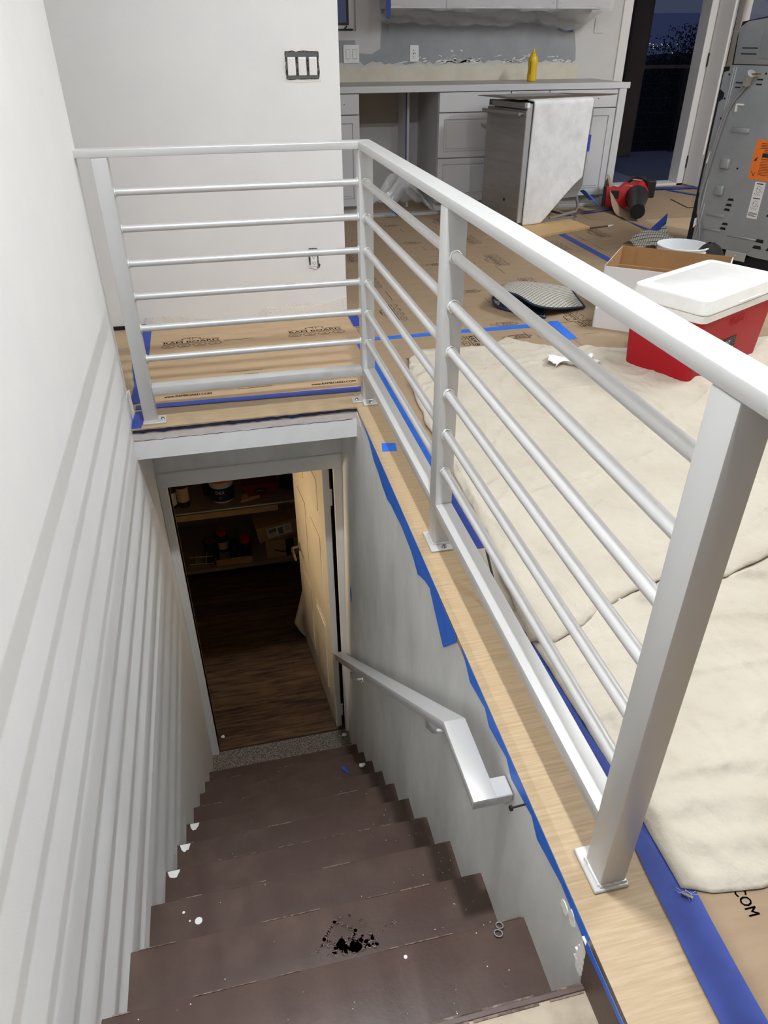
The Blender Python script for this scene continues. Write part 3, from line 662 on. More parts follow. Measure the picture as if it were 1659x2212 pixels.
# spill and pull tab
zt = Z0 - RR
b = MB()
def blob(b, cx, cy, r, n=12, j=.25):
    b.prism([(cx+r*random.uniform(1-j,1+j)*math.cos(2*math.pi*k/n), cy+r*random.uniform(1-j,1+j)*math.sin(2*math.pi*k/n)) for k in range(n)], zt+.0004, zt+.0014)
random.seed(6)
for a, c in (((-.491,-1.872),(-.459,-1.836)),((-.459,-1.836),(-.412,-1.868)),((-.491,-1.872),(-.45,-1.90)),((-.412,-1.868),(-.43,-1.905))):
    for k in range(9):
        t = k/8; blob(b, a[0]+(c[0]-a[0])*t, a[1]+(c[1]-a[1])*t, .0045, 9)
for k in range(60):
    blob(b, random.gauss(-.425,.026), min(-1.885, -1.915+abs(random.gauss(0,.018))), random.uniform(.003,.011), 9)
for k in range(26):
    t = random.uniform(.2,1); an = random.uniform(.2,2.5); blob(b, -.42+.085*t*math.cos(an), -1.905+.085*t*math.sin(an), random.uniform(.001,.003), 7)
for x, y, r in ((-.316,-1.871,.007),(-.335,-1.873,.0032),(-.345,-1.883,.003),(-.359,-1.890,.003),(-.366,-1.900,.0032),(-.369,-1.910,.003),(-.51,-1.893,.006),(-.50,-1.885,.004)): blob(b, x, y, r, 12, .1)
sp = obj('liquid_spill', b, M_wet); tag(sp, 'dark brown wet spill splattered on the second stair tread', 'spill')
b = MB()
def ringpts(cx, cy, r, n=16): return [(cx+r*math.cos(2*math.pi*k/n), cy+r*.8*math.sin(2*math.pi*k/n), Z0+.0025) for k in range(n+1)]
b.tube(ringpts(0,-.008,.009), .0022, 6).tube(ringpts(0,.009,.008), .0022, 6)
b.bm.transform(Matrix.Translation((-.122,-2.048,0)) @ Matrix.Rotation(-.5,4,'Z'))
tag(obj('can_pull_tab', b, M_bolt, smooth=60), 'silver can pull tab lying on the top brown tread', 'pull tab')
tag(obj('paint_dot', MB().lathe([(.0042,Z0),(.003,Z0+.001)],(-.334,-2.055,0),10), M_sparkle), 'small pale paint dot on the top brown tread', 'paint dot')
tag(obj('screw', MB().cyl((.142,-2.21,.006),(.156,-2.222,.006),.003,8), M_bolt), 'tiny grey screw bit lying on the wide blue tape', 'screw')
pn = thing('pencil', 'black pencil with yellow eraser end leaning on the bottom railing', 'pencil', (.10,-1.27,.003))
p0 = Vector((.094,-1.40,.010)); p1 = Vector((.118,-1.165,.10)); dv = (p1-p0)
obj('shaft', MB().cyl(p0, p0+dv*.86, .0035, 6), M_pencil, pn); obj('ferrule', MB().cyl(p0+dv*.86, p1, .004, 8), M_gold, pn)

# ---------------------------------------------------------------- drop cloths
def ridge(x, y, pts, w_, a):
    best = 9
    for (ax, ay), (bx, by) in zip(pts, pts[1:]):
        dx, dy = bx-ax, by-ay; t = max(0, min(1, ((x-ax)*dx+(y-ay)*dy)/(dx*dx+dy*dy+1e-9))); best = min(best, math.hypot(x-ax-dx*t, y-ay-dy*t))
    return a*math.exp(-(best/w_)**2)
def crease(x, y, s, f, p):                               # thin sharp folds where the noise crosses zero
    return (1-abs(noise.noise((x*f, y*f, s))))**p
def wrinkle(x, y, s):
    wxx = x + .06*noise.noise((x*2.1, y*2.1, s+9)); wyy = y + .06*noise.noise((x*2.3, y*2.3, s+5))
    return .006*(noise.noise((wxx*2.2, wyy*2.8, s))+.6) + .0075*crease(wxx*.8, wyy*1.3, s+1, 3.2, 16) + .0045*crease(wxx*1.4, wyy*.8, s+2, 6.5, 12) + .0022*crease(wxx, wyy, s+3, 15, 7) + .0012*noise.noise((x*34, y*34, s))
def interp(tab, t):
    for (a, p), (b_, q) in zip(tab, tab[1:]):
        if t <= b_: return p + (q-p)*(t-a)/(b_-a)
    return tab[-1][1]
ptop = [(0,.06),(.03,.26),(.06,.42),(.13,.53),(.25,.525),(.42,.505),(.52,.60),(.58,.50),(.68,.40),(1,.30)]
pbot = [(0,-1.54),(.05,-1.555),(.13,-1.515),(.2,-1.46),(.36,-1.385),(.5,-1.42),(1,-1.2)]
pleft = [(0,.118),(.18,.150),(.5,.19),(.82,.205),(1,.232)]
far_r = [([(.3,.35),(.75,.2),(1.2,.3)],.012,.006),([(.7,-.3),(.72,.1)],.008,.005),([(1.15,-.1),(1.0,-.6),(1.1,-1.2)],.012,.007),([(.35,-.6),(.55,-.3)],.008,.004),([(.5,-1.3),(.95,-1.25),(1.4,-1.0)],.014,.008),([(.55,-.15),(.95,-.45),(1.15,-.55)],.022,.012),([(.28,-.9),(.6,-.86),(.95,-.72)],.014,.007),([(.9,-.9),(1.25,-1.1)],.02,.010),([(.24,-.35),(.2,-.95),(.3,-1.5)],.010,.009),([(1.2,.35),(1.5,-.15),(1.4,-.6)],.03,.014),([(.45,.5),(.6,.1)],.012,.005),([(.25,.12),(.42,.28)],.02,.014),([(.22,.05),(.36,.10)],.015,.008),([(.3,-1.2),(.6,-1.0),(.75,-1.12)],.012,.006),([(1.0,.3),(1.45,.15)],.02,.011)]
def far_cloth(u, v):
    x0 = interp(pleft, v); x = x0 + (2.4-x0)*u; yt = interp(ptop, u*1.9 if u < .5 else 1); yt = interp(ptop, min(1, u*1.75)); yb = interp(pbot, min(1, u*1.75))
    y = yb + (yt-yb)*v; e = min(1, min(u*2.4, v*1.8, (1-v)*1.8)/.03)
    h = .004 + wrinkle(x, y, 0) + sum(ridge(x, y, p, w_, a) for p, w_, a in far_r)
    if v < .5: h += .016*(1-min(1, max(0, v-.22)/.25))          # lies over the nearer cloth
    ed = min(1, v/.012)
    return (x + .012*noise.noise((y*9, 3, 0))*(1-min(1,u*8)), y + .010*noise.noise((x*8, 1, 0))*(1-v), .003 + h*(min(1,.35+e) if v > .3 else min(1,.5+min(u*2.4,.03)/.03))*(.45+.55*ed))
o = obj('drop_cloth', MB().grid(far_cloth, 240, 200), M_cloth, smooth=80, mods=[('SOLIDIFY', dict(thickness=.003))]); tag(o, 'cream canvas drop cloth behind the railing with a white tissue on it', 'drop cloth')
nb = [(0,-2.20),(.05,-2.222),(.14,-2.235),(.3,-2.22),(1,-2.10)]
nleft = [(0,.146),(.25,.148),(.6,.132),(.8,.112),(1,.100)]
near_r = [([(.17,-2.05),(.33,-2.06),(.55,-2.12)],.03,.016),([(.20,-1.98),(.42,-1.99),(.62,-2.03)],.018,.012),([(.2,-2.13),(.4,-2.16)],.02,.009),([(.5,-1.45),(.75,-1.39),(1.0,-1.47)],.02,.022),([(.35,-1.72),(.7,-1.74),(.9,-1.70)],.01,.007),([(.25,-1.60),(.5,-1.62)],.01,.005),([(.45,-1.9),(.8,-1.85)],.012,.007),([(.2,-1.8),(.3,-1.95)],.012,.007),([(.6,-1.55),(.9,-1.62)],.014,.008)]
def near_cloth(u, v):
    x0 = interp(nleft, v); x = x0 + (2.2-x0)*u; yb = interp(nb, min(1, u*2)); y = yb + (-1.12-yb)*v; e = min(1, min(u*2, v)/.02)
    h = .004 + 1.25*wrinkle(x*1.1, y*1.1, 2) + sum(ridge(x, y, p, w_, a) for p, w_, a in near_r)
    if y > -1.42: h *= .25
    return (x, y, .002 + h*(.25+.75*e))
o = obj('drop_cloth', MB().grid(near_cloth, 240, 150), M_cloth, smooth=80, mods=[('SOLIDIFY', dict(thickness=.003))]); tag(o, 'wrinkled cream canvas drop cloth beside the near post with frayed corner', 'drop cloth')
b = MB(); random.seed(8)
for k in range(6):
    a = random.uniform(-2.6,-.9); p = Vector((.152,-2.205,.006)); pts = [p]
    for j in range(5): a += random.uniform(-.9,.9); p = p + Vector((math.cos(a), math.sin(a), 0))*.0045; pts.append(p + Vector((0,0,random.uniform(0,.003))))
    b.tube(pts, .0004, 5)
obj('frayed_threads', b, M_cloth, o)
def tis(u, v):
    x = .93 + .22*u + .012*math.sin(9*v); y = .12 + .11*v*(1-.45*math.sin(math.pi*u)**4) + .03*math.sin(7*u) - .03*u
    return (x, y, .022 + .014*abs(math.sin(5.3*u+2*v)) + .008*abs(math.sin(11*v+4*u)))
tag(obj('tissue', MB().grid(tis, 26, 14), M_tissue, smooth=30, mods=[('SOLIDIFY', dict(thickness=.0012))]), 'crumpled white tissue lying on the cream drop cloth', 'tissue')

# ---------------------------------------------------------------- rug, cooler, box, bucket
rg2 = thing('folded_rug', 'folded patterned rug with navy edging on the printed floor board', 'rug', (1.2,1.0,0))
RF = [(1.19,.83,.008),(1.09,.93,.009),(1.01,1.03,.013),(.975,1.085,.045),(1.0,1.06,.092),(1.06,.95,.105),(1.125,.83,.085),(1.28,.86,.045),(1.47,.925,.014)]
RB = [(1.32,1.16,.006),(1.22,1.22,.007),(1.12,1.26,.012),(1.095,1.29,.04),(1.13,1.29,.074),(1.19,1.26,.084),(1.29,1.27,.076),(1.42,1.29,.056),(1.56,1.30,.016)]
def crom(P_, t):
    n = len(P_)-1; f_ = min(t*n, n-1e-6); i_ = int(f_); q = f_-i_
    a, b_, c, d = (Vector(P_[max(0,min(n,i_+k))]) for k in (-1,0,1,2))
    return .5*((2*b_)+(c-a)*q+(2*a-5*b_+4*c-d)*q*q+(3*b_-a-3*c+d)*q**3)
def rugf(t, v):
    p = crom(RF, t)*(1-v) + crom(RB, t)*v
    if t > .42: p.z += .020*math.sin(math.pi*v)*math.sin(math.pi*(t-.42)/.58) + .004*math.sin(14*t+5*v)
    return (p.x, p.y, max(.005, p.z))
RB2 = MB().grid(rugf, 80, 30)
obj('rug_body', RB2, M_rug, rg2, 70, mods=[('SOLIDIFY', dict(thickness=.006))])
b = MB(); b.tube([rugf(t/70, 0) for t in range(71)], .0062, 8); b.tube([rugf(1.0, v/20) for v in range(21)], .0062, 8); b.tube([rugf(0.0, v/20) for v in range(21)], .006, 8)
obj('navy_binding', b, M_navy, rg2, 70)
def pile(t, v):
    a = Vector(rugf(.005+.47*t, .01+.97*v)); q = Vector(rugf(min(1,.006+.47*t+.01), .01+.97*v)); d_ = q-a; n_ = Vector((-d_.z*.8, -d_.z*.3, math.hypot(d_.x, d_.y)))
    return tuple(a + (n_.normalized()*.007 if n_.length > 1e-6 else Vector((0,0,.007))))
obj('navy_pile', MB().grid(pile, 40, 14), M_navy, rg2, 70)
ca = math.atan2(.271,.546)
ck = thing('cooler', 'red cooler with white lid standing on the cream drop cloth', 'cooler', (1.438,-.160,.008), ca)
def taper(z0, z1, L0, W0, L1, W1, r, ox=0, oy=0):
    b = MB(); rings = []
    for z, L_, W_ in ((z0,L0,W0),(z1,L1,W1)):
        cx, cy = L0/2+ox, W0/2+oy; ring = []
        for sx_, sy_, a0 in ((1,1,0),(-1,1,90),(-1,-1,180),(1,-1,270)):
            for k in range(6):
                t = math.radians(a0+18*k); ring.append((cx+sx_*(L_/2-r)+r*math.cos(t), cy+sy_*(W_/2-r)+r*math.sin(t), z))
        rings.append(ring)
    n = 24; b.add(rings[0]+rings[1], [tuple(range(n))[::-1], tuple(range(n,2*n))] + [(i,(i+1)%n,n+(i+1)%n,n+i) for i in range(n)]); return b
obj('body', taper(0,.285,.60,.335,.635,.365,.03), M_red, ck, 40, local=True)
obj('rim', taper(.280,.312,.600+.05,.335+.045,.655,.385,.035,-.025,-.022), M_cwhite, ck, 40, local=True)
lid = taper(.313,.378,.600+.062,.335+.056,.640,.365,.04,-.031,-.028)
obj('lid', lid, M_cwhite, ck, 40, local=True, mods=[('BEVEL', dict(width=.008, segments=3, limit_method='ANGLE', angle_limit=.6))])
obj('lid_panel', taper(.376,.3805,.54,.27,.53,.26,.03,.03,.033), M_cwhite, ck, 40, local=True)
obj('lid_grip', box((.235,-.0285,.316),(.42,-.012,.330),.003), M_cwhite, ck, local=True)
obj('handle_pivot', MB().cyl((-.026,.11,.296),(-.010,.11,.296),.018,16), M_cwhite, ck, 40, local=True)
b = MB(); put_text(b, 'IGLOO', lambda u, v: (.30+u, -.0105-(.015*(.235+v)/.285)-.0006+.004, .235+v), 0, 0, .035, .13); obj('embossed_name', b, M_red, ck, local=True, mods=[('SOLIDIFY', dict(thickness=.002))])
stk = obj('sticker', box((.225,-.0118,.085),(.33,-.0085,.155)), M_blackp, ck, local=True)
b = MB(); put_text(b, 'OZ', lambda u, v: (.258+u, -.0124, .130+v), 0, 0, .026, .045); small_print(b, lambda u, v: (.278+u, -.0124, .104+v), .08, 2); obj('sticker_text', b, M_paper, stk, local=True)

ba = math.atan2(-.63,.77)
bx = thing('cardboard_box', 'open white cardboard box with brown inside behind the red cooler', 'box', (1.535,.895,0), ba)
bl, bw_, bh = .62, .50, .25; t_ = .004
b = MB(); b.box((0,0,0),(bl,bw_,t_)); b.box((0,0,0),(bl,t_,bh)); b.box((0,bw_-t_,0),(bl,bw_,bh)); b.box((0,0,0),(t_,bw_,bh)); b.box((bl-t_,0,0),(bl,bw_,bh))
obj('box_shell', b, M_cardw, bx, local=True)
b = MB(); b.box((t_,t_,t_),(bl-t_,t_+.002,bh-.001)); b.box((t_,bw_-t_-.002,t_),(bl-t_,bw_-t_,bh+.004)); b.box((t_,t_,t_),(t_+.002,bw_-t_,bh+.002)); b.box((bl-t_-.002,t_,t_),(bl-t_,bw_-t_,bh+.002)); b.box((t_,t_,t_),(bl-t_,bw_-t_,t_+.002)); b.box((.05,.15,.01),(bl-.03,.156,bh-.02)); b.box((.09,bw_-.012,.01),(.095,bw_-.004,bh))
obj('brown_lining', b, M_card, bx, local=True)
obj('front_flap', MB().box((.035,-.285,0),(.46,-.279,.105)).box((.035,-.285,0),(.040,-.004,.105)).box((.455,-.285,0),(.46,-.004,.105)), M_cardw, bx, local=True)

bk = thing('bucket', 'white plastic bucket beside the black base of the stove', 'bucket', (2.22,1.22,.002))
obj('bucket_wall', MB().lathe([(.118,0),(.146,.25),(.152,.25),(.152,.244),(.149,.244),(.142,.25),(.114,.006),(.001,.006)], (0,0,0), 40), M_bucket, bk, 40, local=True)
obj('rim_band', MB().lathe([(.143,.222),(.150,.222),(.150,.230),(.143,.230)], (0,0,0), 40, cap=False), M_bucket, bk, 40, local=True)
def bagf(u, v):
    a = 2*math.pi*u; r = .092*math.sqrt(max(0, 1-v*v*.985))+.008*math.sin(3*a+3*v)
    return (2.345+.05*math.sin(a)*0+r*math.cos(a)*1.35, 1.135+r*math.sin(a), .004+.270*v )
tag(obj('fabric_bag', MB().grid(bagf, 36, 14), M_soil, smooth=60), 'black bag slumped against the right side of the white bucket', 'bag')
tag(obj('rag', MB().grid(lambda u, v: (2.40+.26*u, 2.02+.20*v-.1*u, .012+.05*abs(math.sin(4*u+3*v))+.12*u*v), 14, 12), M_rug, smooth=60, mods=[('SOLIDIFY', dict(thickness=.004))]), 'grey woven rag behind the white bucket at the stove foot', 'rag')
tag(obj('masking_tape', MB().grid(lambda u, v: (2.62+.13*u, 2.28-.04*u+.02*v, .01+.20*v*(.25+.75*u)), 6, 6), M_tape, mods=[('SOLIDIFY', dict(thickness=.001))]), 'blue tape flag sticking up beside the stove foot', 'tape')

# ---------------------------------------------------------------- stove (back panel towards us)
sa = math.atan2(-.893,.45)
sv = thing('kitchen_range', 'grey steel back of a kitchen range pulled out from the wall', 'stove', (2.70,1.83,0), sa)
lb_ = dict(local=True)
obj('base', MB().box((-.03,.02,.005),(.76,.62,.085),.004).prism([(-.036,0),(.10,0),(.07,.12),(-.01,.12)],.0,.03,'y'), M_black, sv, local=True)
obj('side_panel', MB().box((-.048,.010,.075),(-.006,.63,1.14),.002).box((.742,.012,.075),(.756,.63,.93),.002).box((0,.05,.90),(.75,.63,.93)).box((-.014,.60,.09),(.748,.63,.90)), M_black, sv, local=True)
obj('rear_panel', MB().prism([(.0,.085),(.12,.100),(.30,.100),(.46,.085),(.755,.085),(.755,1.15),(.0,1.15)],-.004,.012,'y').prism([(.0,.40),(-.026,.42),(-.026,.95),(.0,.97)],-.002,.010,'y').prism([(.0,1.0),(-.034,1.02),(-.034,1.11),(.0,1.12)],-.002,.010,'y'), M_galv, sv, local=True)
obj('console_back', MB().prism([(.02,1.155),(.745,1.155),(.76,1.36),(.55,1.40),(.30,1.405),(.05,1.37),(.008,1.34)],-.010,.05,'y',bev=.003), M_galv, sv, 40, local=True)
obj('console_frame', MB().prism([(-.028,1.13),(.004,1.15),(.0,1.30),(.012,1.37),(.30,1.418),(.55,1.413),(.775,1.37),(.775,1.13)],.0,.07,'y',bev=.003), M_black, sv, 40, local=True)
obj('console_recess', MB().prism([(.17,1.185),(.60,1.185),(.63,1.21),(.63,1.32),(.60,1.345),(.19,1.345),(.16,1.31)],-.014,-.008,'y',bev=.002), M_galv, sv, 40, local=True)
for x in (.030,.044): obj('edge_rib', MB().tube([(x,-.007,1.14),(x-.004,-.008,.80)], .0035, 8), M_galvl, sv, 60, local=True)
for q in ([(.02,-.006,.50),(.012,-.006,.16)],[(.034,-.006,.36),(.026,-.006,.14)]): obj('edge_rib', MB().tube(q, .004, 8), M_galvl, sv, 60, local=True)
b = MB(); BB = []
for z in (.612,.452): BB.append(box((.085,-.030,z-.032),(.150,.0,z+.032),.012,seg=3))
for z0, z1 in ((.79,.82),(.20,.215),(.29,.31)): BB.append(box((.10 if z0 > .5 else .06,-.012,z0),(.22 if z0 > .5 else .19,.0,z1),.004,seg=2))
BB.append(box((.24,-.010,.185),(.44,.0,.196),.003)); parts('embossed_boss', BB, M_galv, sv, 40, True); BB = []
for (x, z) in ((.205,.405),(.20,.372),(.195,.342),(.205,.255),(.198,.225)) : b = MB(); BB.append(b); b.prism([(x-.022,z-.007),(x+.022,z-.007),(x+.017,z+.008),(x-.012,z+.008)],-.0055,-.003,'y')
for (x, z) in ((.50,.42),(.50,.385),(.49,.35),(.46,.19),(.455,.15),(.55,.19),(.545,.15)): b = MB(); BB.append(b); b.prism([(x-.03,z-.010),(x+.03,z-.010),(x+.024,z+.010),(x-.018,z+.010)],-.0055,-.003,'y')
for z in (1.205,1.235): BB.append(box((.055,-.0125,z),(.15,-.0095,z+.006)))
for z in (1.055,1.03): BB += [box((.06,-.0055,z),(.105,-.0035,z+.007)), box((.19,-.0055,z+.02),(.225,-.0035,z+.028))]
for x, z in ((.012,1.25),(.006,1.10),(.01,.97),(.014,.86),(.016,.77),(.20,.59),(.235,1.11),(.008,.69)): obj('screw_hole', MB().cyl((x,-.0055,z),(x,-.003,z),.006,10), M_dark, sv, local=True)
parts('vent_slot', BB, M_dark, sv, None, True)
obj('foot_bracket', MB().box((.26,-.012,.045),(.40,-.004,.10),.003).cyl((.33,-.016,.075),(.33,-.011,.075),.007,10), M_galvl, sv, local=True)
og = obj('warning_label', box((.283,-.0052,.540),(.60,-.0042,.765)), M_orange, sv, local=True)
fo = lambda u, v: (.283+u, -.0058, .540+v)
b = MB(); put_rect(b, .055,.128,.30,.152, fo)
for k in range(6): put_line(b, [(.035 if k < 4 else .06,.205-.009*k),(.30,.205-.009*k)], fo, .0022)
for k in range(11): put_line(b, [(.055,.118-.0088*k),(.30-.03*((k*5)%3),.118-.0088*k)], fo, .0020)
b.add([fo(.010,.105),fo(.026,.105),fo(.030,.130),fo(.020,.120)], [(0,1,2,3)]); put_line(b, [(.012,.045),(.03,.02),(.036,.04)], fo, .003)
obj('label_print', b, M_ink, og, local=True)
b = MB(); put_text(b, 'WARNING', lambda u, v: (.283+u, -.0064, .540+v), .175, .140, .014, .10); obj('label_title', b, M_orange, og, local=True)
wl = obj('wiring_label', box((.338,-.0052,.315),(.405,-.0042,.530),.001), M_paper, sv, local=True)
fw = lambda u, v: (.3715+u, -.0058, .4225+v)
b = MB()
for zc in (.055,-.030):
    put_line(b, [(-.020,zc+.042),(.020,zc+.042)], fw, .005); put_line(b, [(.016*math.cos(t), zc+.010+.018*math.sin(t)) for t in [k*.5 for k in range(13)]], fw, .0013)
    random.seed(5)
    for k in range(12): x = random.uniform(-.02,.02); y = zc-.012+random.uniform(-.016,.026); put_line(b, [(x,y),(x+random.uniform(-.006,.006),y+random.uniform(-.006,.006))], fw, .0022)
for k in range(4): put_line(b, [(-.027,-.074-.0065*k),(.027 if k != 2 else .012,-.074-.0065*k)], fw, .0022)
obj('label_print', b, M_ink, wl, local=True)
cd = obj('power_cord', MB().tube([(.155,-.030,1.07),(.13,-.026,1.03),(.085,-.020,.97),(.055,-.018,.90),(.038,-.018,.80),(.022,-.018,.65),(.008,-.020,.5),(-.002,-.020,.40),(.010,-.022,.30),(.045,-.026,.22),(.062,-.03,.16),(.066,-.04,.08),(.075,-.06,.02),(.10,-.075,.012)],.0085,10).tube([(.15,-.034,1.085),(.12,-.030,1.04),(.072,-.026,.97),(.042,-.024,.90),(.026,-.024,.80),(.012,-.024,.66),(.004,-.024,.52)],.007,8), M_cord, sv, 60, local=True)
obj('plug', MB().cyl((.145,-.034,1.055),(.165,-.058,1.098),.024,14).cyl((.165,-.058,1.098),(.178,-.066,1.112),.027,14), M_galv, cd, 40, local=True)
b = MB()
for dx, dz in ((.006,-.012),(.020,.006),(-.002,.004)): b.box((.176+dx,-.070,1.10+dz),(.215+dx,-.067,1.108+dz))
obj('plug_prong', b, M_brass, cd, local=True)
obj('cord_clip', MB().box((.105,-.02,.94),(.145,-.004,.948)).box((.10,-.02,.905),(.108,-.004,.948)), M_cwhite, sv, local=True)
obj('side_clip', MB().prism([(-.012,.60),(.012,.61),(.014,.66),(.0,.675)],-.022,-.003,'y').prism([(-.004,.20),(.014,.22),(.012,.27),(-.004,.26)],-.022,-.003,'y'), M_cwhite, sv, local=True)

# ---------------------------------------------------------------- kitchen cabinets along the far wall
YF, YW, ZT = 3.72, 4.36, 0.967
def panel_door(mb, x0, x1, z0, z1, y=YF, rail=.055):
    r = rail
    mb.box((x0,y-.010,z0),(x1,y,z1))
    for q in ((x0,z0,x1,z0+r),(x0,z1-r,x1,z1),(x0,z0+r,x0+r,z1-r),(x1-r,z0+r,x1,z1-r)): mb.box((q[0],y-.020,q[1]),(q[2],y-.009,q[3]))
    mb.box((x0+r+.006,y-.0165,z0+r+.006),(x1-r-.006,y-.009,z1-r-.006))
    mb.box((x0+r+.022,y-.021,z0+r+.022),(x1-r-.022,y-.016,z1-r-.022),.003)
wt = thing('worktop', 'long grey worktop with white front edge on the kitchen cabinets', 'worktop', (1.8,4.05,ZT-.04))
obj('top_slab', box((0.30,YF-.005,ZT-.035),(3.06,YW,ZT),.002), M_top, wt)
obj('front_edge', box((0.30,YF-.030,ZT-.045),(3.085,YF-.004,ZT+.001),.003), M_cab, wt)
def cab(label, x0, x1, fronts, open_=False):
    t = thing('base_cabinet', label, 'cabinet', ((x0+x1)/2, YF+.3, 0.0), group=None)
    obj('carcass', MB().box((x0,YF+.002,.085),(x1,YW-.003,ZT-.047)).box((x0,YF+.05,0.004),(x1,YW-.003,.085)), M_cab, t)
    for kind, a, c, z0, z1 in fronts:
        b = MB()
        if kind == 'door': panel_door(b, a, c, z0, z1)
        elif kind == 'slab': b.box((a,YF-.020,z0),(c,YF,z1),.002)
        else: panel_door(b, a, c, z0, z1, rail=.045)
        d = obj('door' if kind == 'door' else 'drawer', b, M_cab, t)
        if kind == 'slab': obj('handle_hole', MB().cyl((a+(c-a)*.72,YF-.0215,(z0+z1)/2),(a+(c-a)*.72,YF-.018,(z0+z1)/2),.004,8), M_dark, d)
    return t
cab('narrow white base cabinet at the left end by the wall', .30, .738, [('slab',.305,.735,.775,.917),('door',.305,.735,.088,.768)])
cab('white cabinet with three drawers left of the dishwasher', 1.40, 2.02, [('slab',1.404,2.016,.775,.917),('panel',1.404,2.016,.436,.768),('panel',1.404,2.016,.088,.429)])
cab('white base cabinet behind the dishwasher with a plain drawer above', 2.02, 2.36, [('slab',2.024,2.356,.775,.917),('door',2.024,2.356,.088,.768)])
cab('white base cabinet at the right end beside the garden door', 2.36, 2.99, [('slab',2.364,2.985,.785,.917),('door',2.364,2.985,.088,.778)])
tag(obj('end_panel', box((2.99,YF-.030,0),(3.06,YW,ZT-.046),.003), M_cab), 'white end panel closing the cabinet row by the garden door', 'panel')
gp = thing('dishwasher_bay', 'empty bay under the worktop where the dishwasher belongs', 'cabinet bay', (1.07,4.0,0))
obj('side_divider', box((1.215,YF+.30,0),(1.235,YW-.018,ZT-.05)), M_cab, gp)
obj('back_wall', MB().box((.74,YW-.012,0),(1.40,YW-.004,ZT-.05)), M_wallk, gp); obj('unpainted_patch', box((.74,YW-.016,.62),(1.214,YW-.0125,ZT-.05)), M_patch, gp)
b = MB()
for k in range(3): b.prism([(.80+.012*k,.70-.006*k),(.806+.012*k,.70-.006*k),(.815+.014*k,.655-.004*k),(.812+.012*k,.655)],YW-.018,YW-.0155,'y')
obj('paint_stroke', b, M_pine, gp)
obj('blue_hose', MB().cyl((1.208,YF+.30,.35),(1.206,YF+.30,ZT-.05),.005,8), M_tape, gp)
tag(obj('floor_track', MB().box((.74,YF-.10,.002),(1.40,YF-.02,.024),.003), M_galvl), 'pale strip lying along the cabinet foot in front of the empty bay', 'strip')
tag(obj('floor_track', MB().box((2.36,YF-.09,.002),(3.05,YF-.03,.03),.003), M_galvl), 'pale strip along the foot of the right end cabinet', 'strip')
random.seed(14)
def heap(u, v):
    x = .755+.635*u; y = YF-.06+.36*v
    k = math.sin(math.pi*u)**.7*(.30+.7*math.sin(math.pi*min(1,.25+v*.75)))
    return (x+.02*math.sin(17*v+5*u), y+.02*math.sin(13*u+3*v), 0.014+.21*k*(1+.35*math.sin(11*u+4*v)+.25*math.sin(19*v-7*u)))
hp = obj('plastic_sheet', MB().grid(heap, 44, 30), M_plastic, smooth=35); tag(hp, 'crumpled heap of clear plastic on the floor in the empty bay', 'plastic sheet')
tag(obj('masking_tape', MB().grid(lambda u, v: (.97+.07*u, YF-.19+.06*v, .045+.03*math.sin(3*u+2*v)), 5, 5), M_tape2), 'blue tape bit stuck on the crumpled plastic heap', 'tape')
# wall cabinets with plastic wrap
wc = thing('wall_cabinet', 'white wall cabinet row wrapped in clear plastic above the worktop', 'cabinet', (2.0,4.2,1.485))
obj('carcass', box((1.056,4.045,1.487),(2.975,YW-.003,2.30)), M_cab, wc)
for x0, x1 in ((1.056,1.530),(1.534,2.484),(2.488,2.975)):
    d = obj('door', box((x0+.002,4.027,1.485),(x1-.002,4.045,2.30),.002), M_cab, wc)
    b = MB()
    for xx in ((x1-.03,) if x0 < 1.2 else (x0+.03, x1-.03)): b.cyl((xx,4.024,1.525),(xx,4.030,1.525),.004,8)
    obj('handle_hole', b, M_dark, d)
low = [(0,1.42),(.05,1.395),(.12,1.40),(.25,1.385),(.38,1.375),(.45,1.385),(.55,1.37),(.62,1.395),(.7,1.405),(.78,1.37),(.85,1.345),(.9,1.345),(.95,1.40),(1,1.48)]
def wrap(u, v):                                           # front sheet, sag under the doors, up the wall behind
    x = 1.03+1.97*u; zl = interp(low, u)
    if v < .45: s = v/.45; return (x, 4.019+.003*math.sin(40*u), 2.0 - (2.0-1.48)*s)
    s = (v-.45)/.55; a = s*math.pi
    y = 4.019 + (4.350-4.019)*(s**.8); z = 1.48 - (1.48-zl)*math.sin(min(1,s*1.25)*math.pi/2) + .006*math.sin(50*u+9*s) + .01*math.sin(17*u-14*s)
    return (x, y, z)
ws = obj('plastic_sheet', MB().grid(wrap, 110, 26), M_plastic, smooth=50); tag(ws, 'clear plastic sheet taped round the wall cabinets and sagging below', 'plastic sheet')
tag(obj('masking_tape', MB().prism([(2.66,1.345),(2.72,1.335),(2.80,1.325),(2.79,1.345),(2.72,1.355),(2.68,1.365)],4.33,4.334,'y'), M_tape), 'blue tape holding the sagging plastic at its right low corner', 'tape')
tag(obj('masking_tape', MB().prism([(1.035,1.42),(1.055,1.41),(1.07,1.50),(1.06,1.66),(1.035,1.66),(1.03,1.50)],4.012,4.016,'y'), M_tape), 'blue tape down the left edge of the plastic sheet', 'tape')
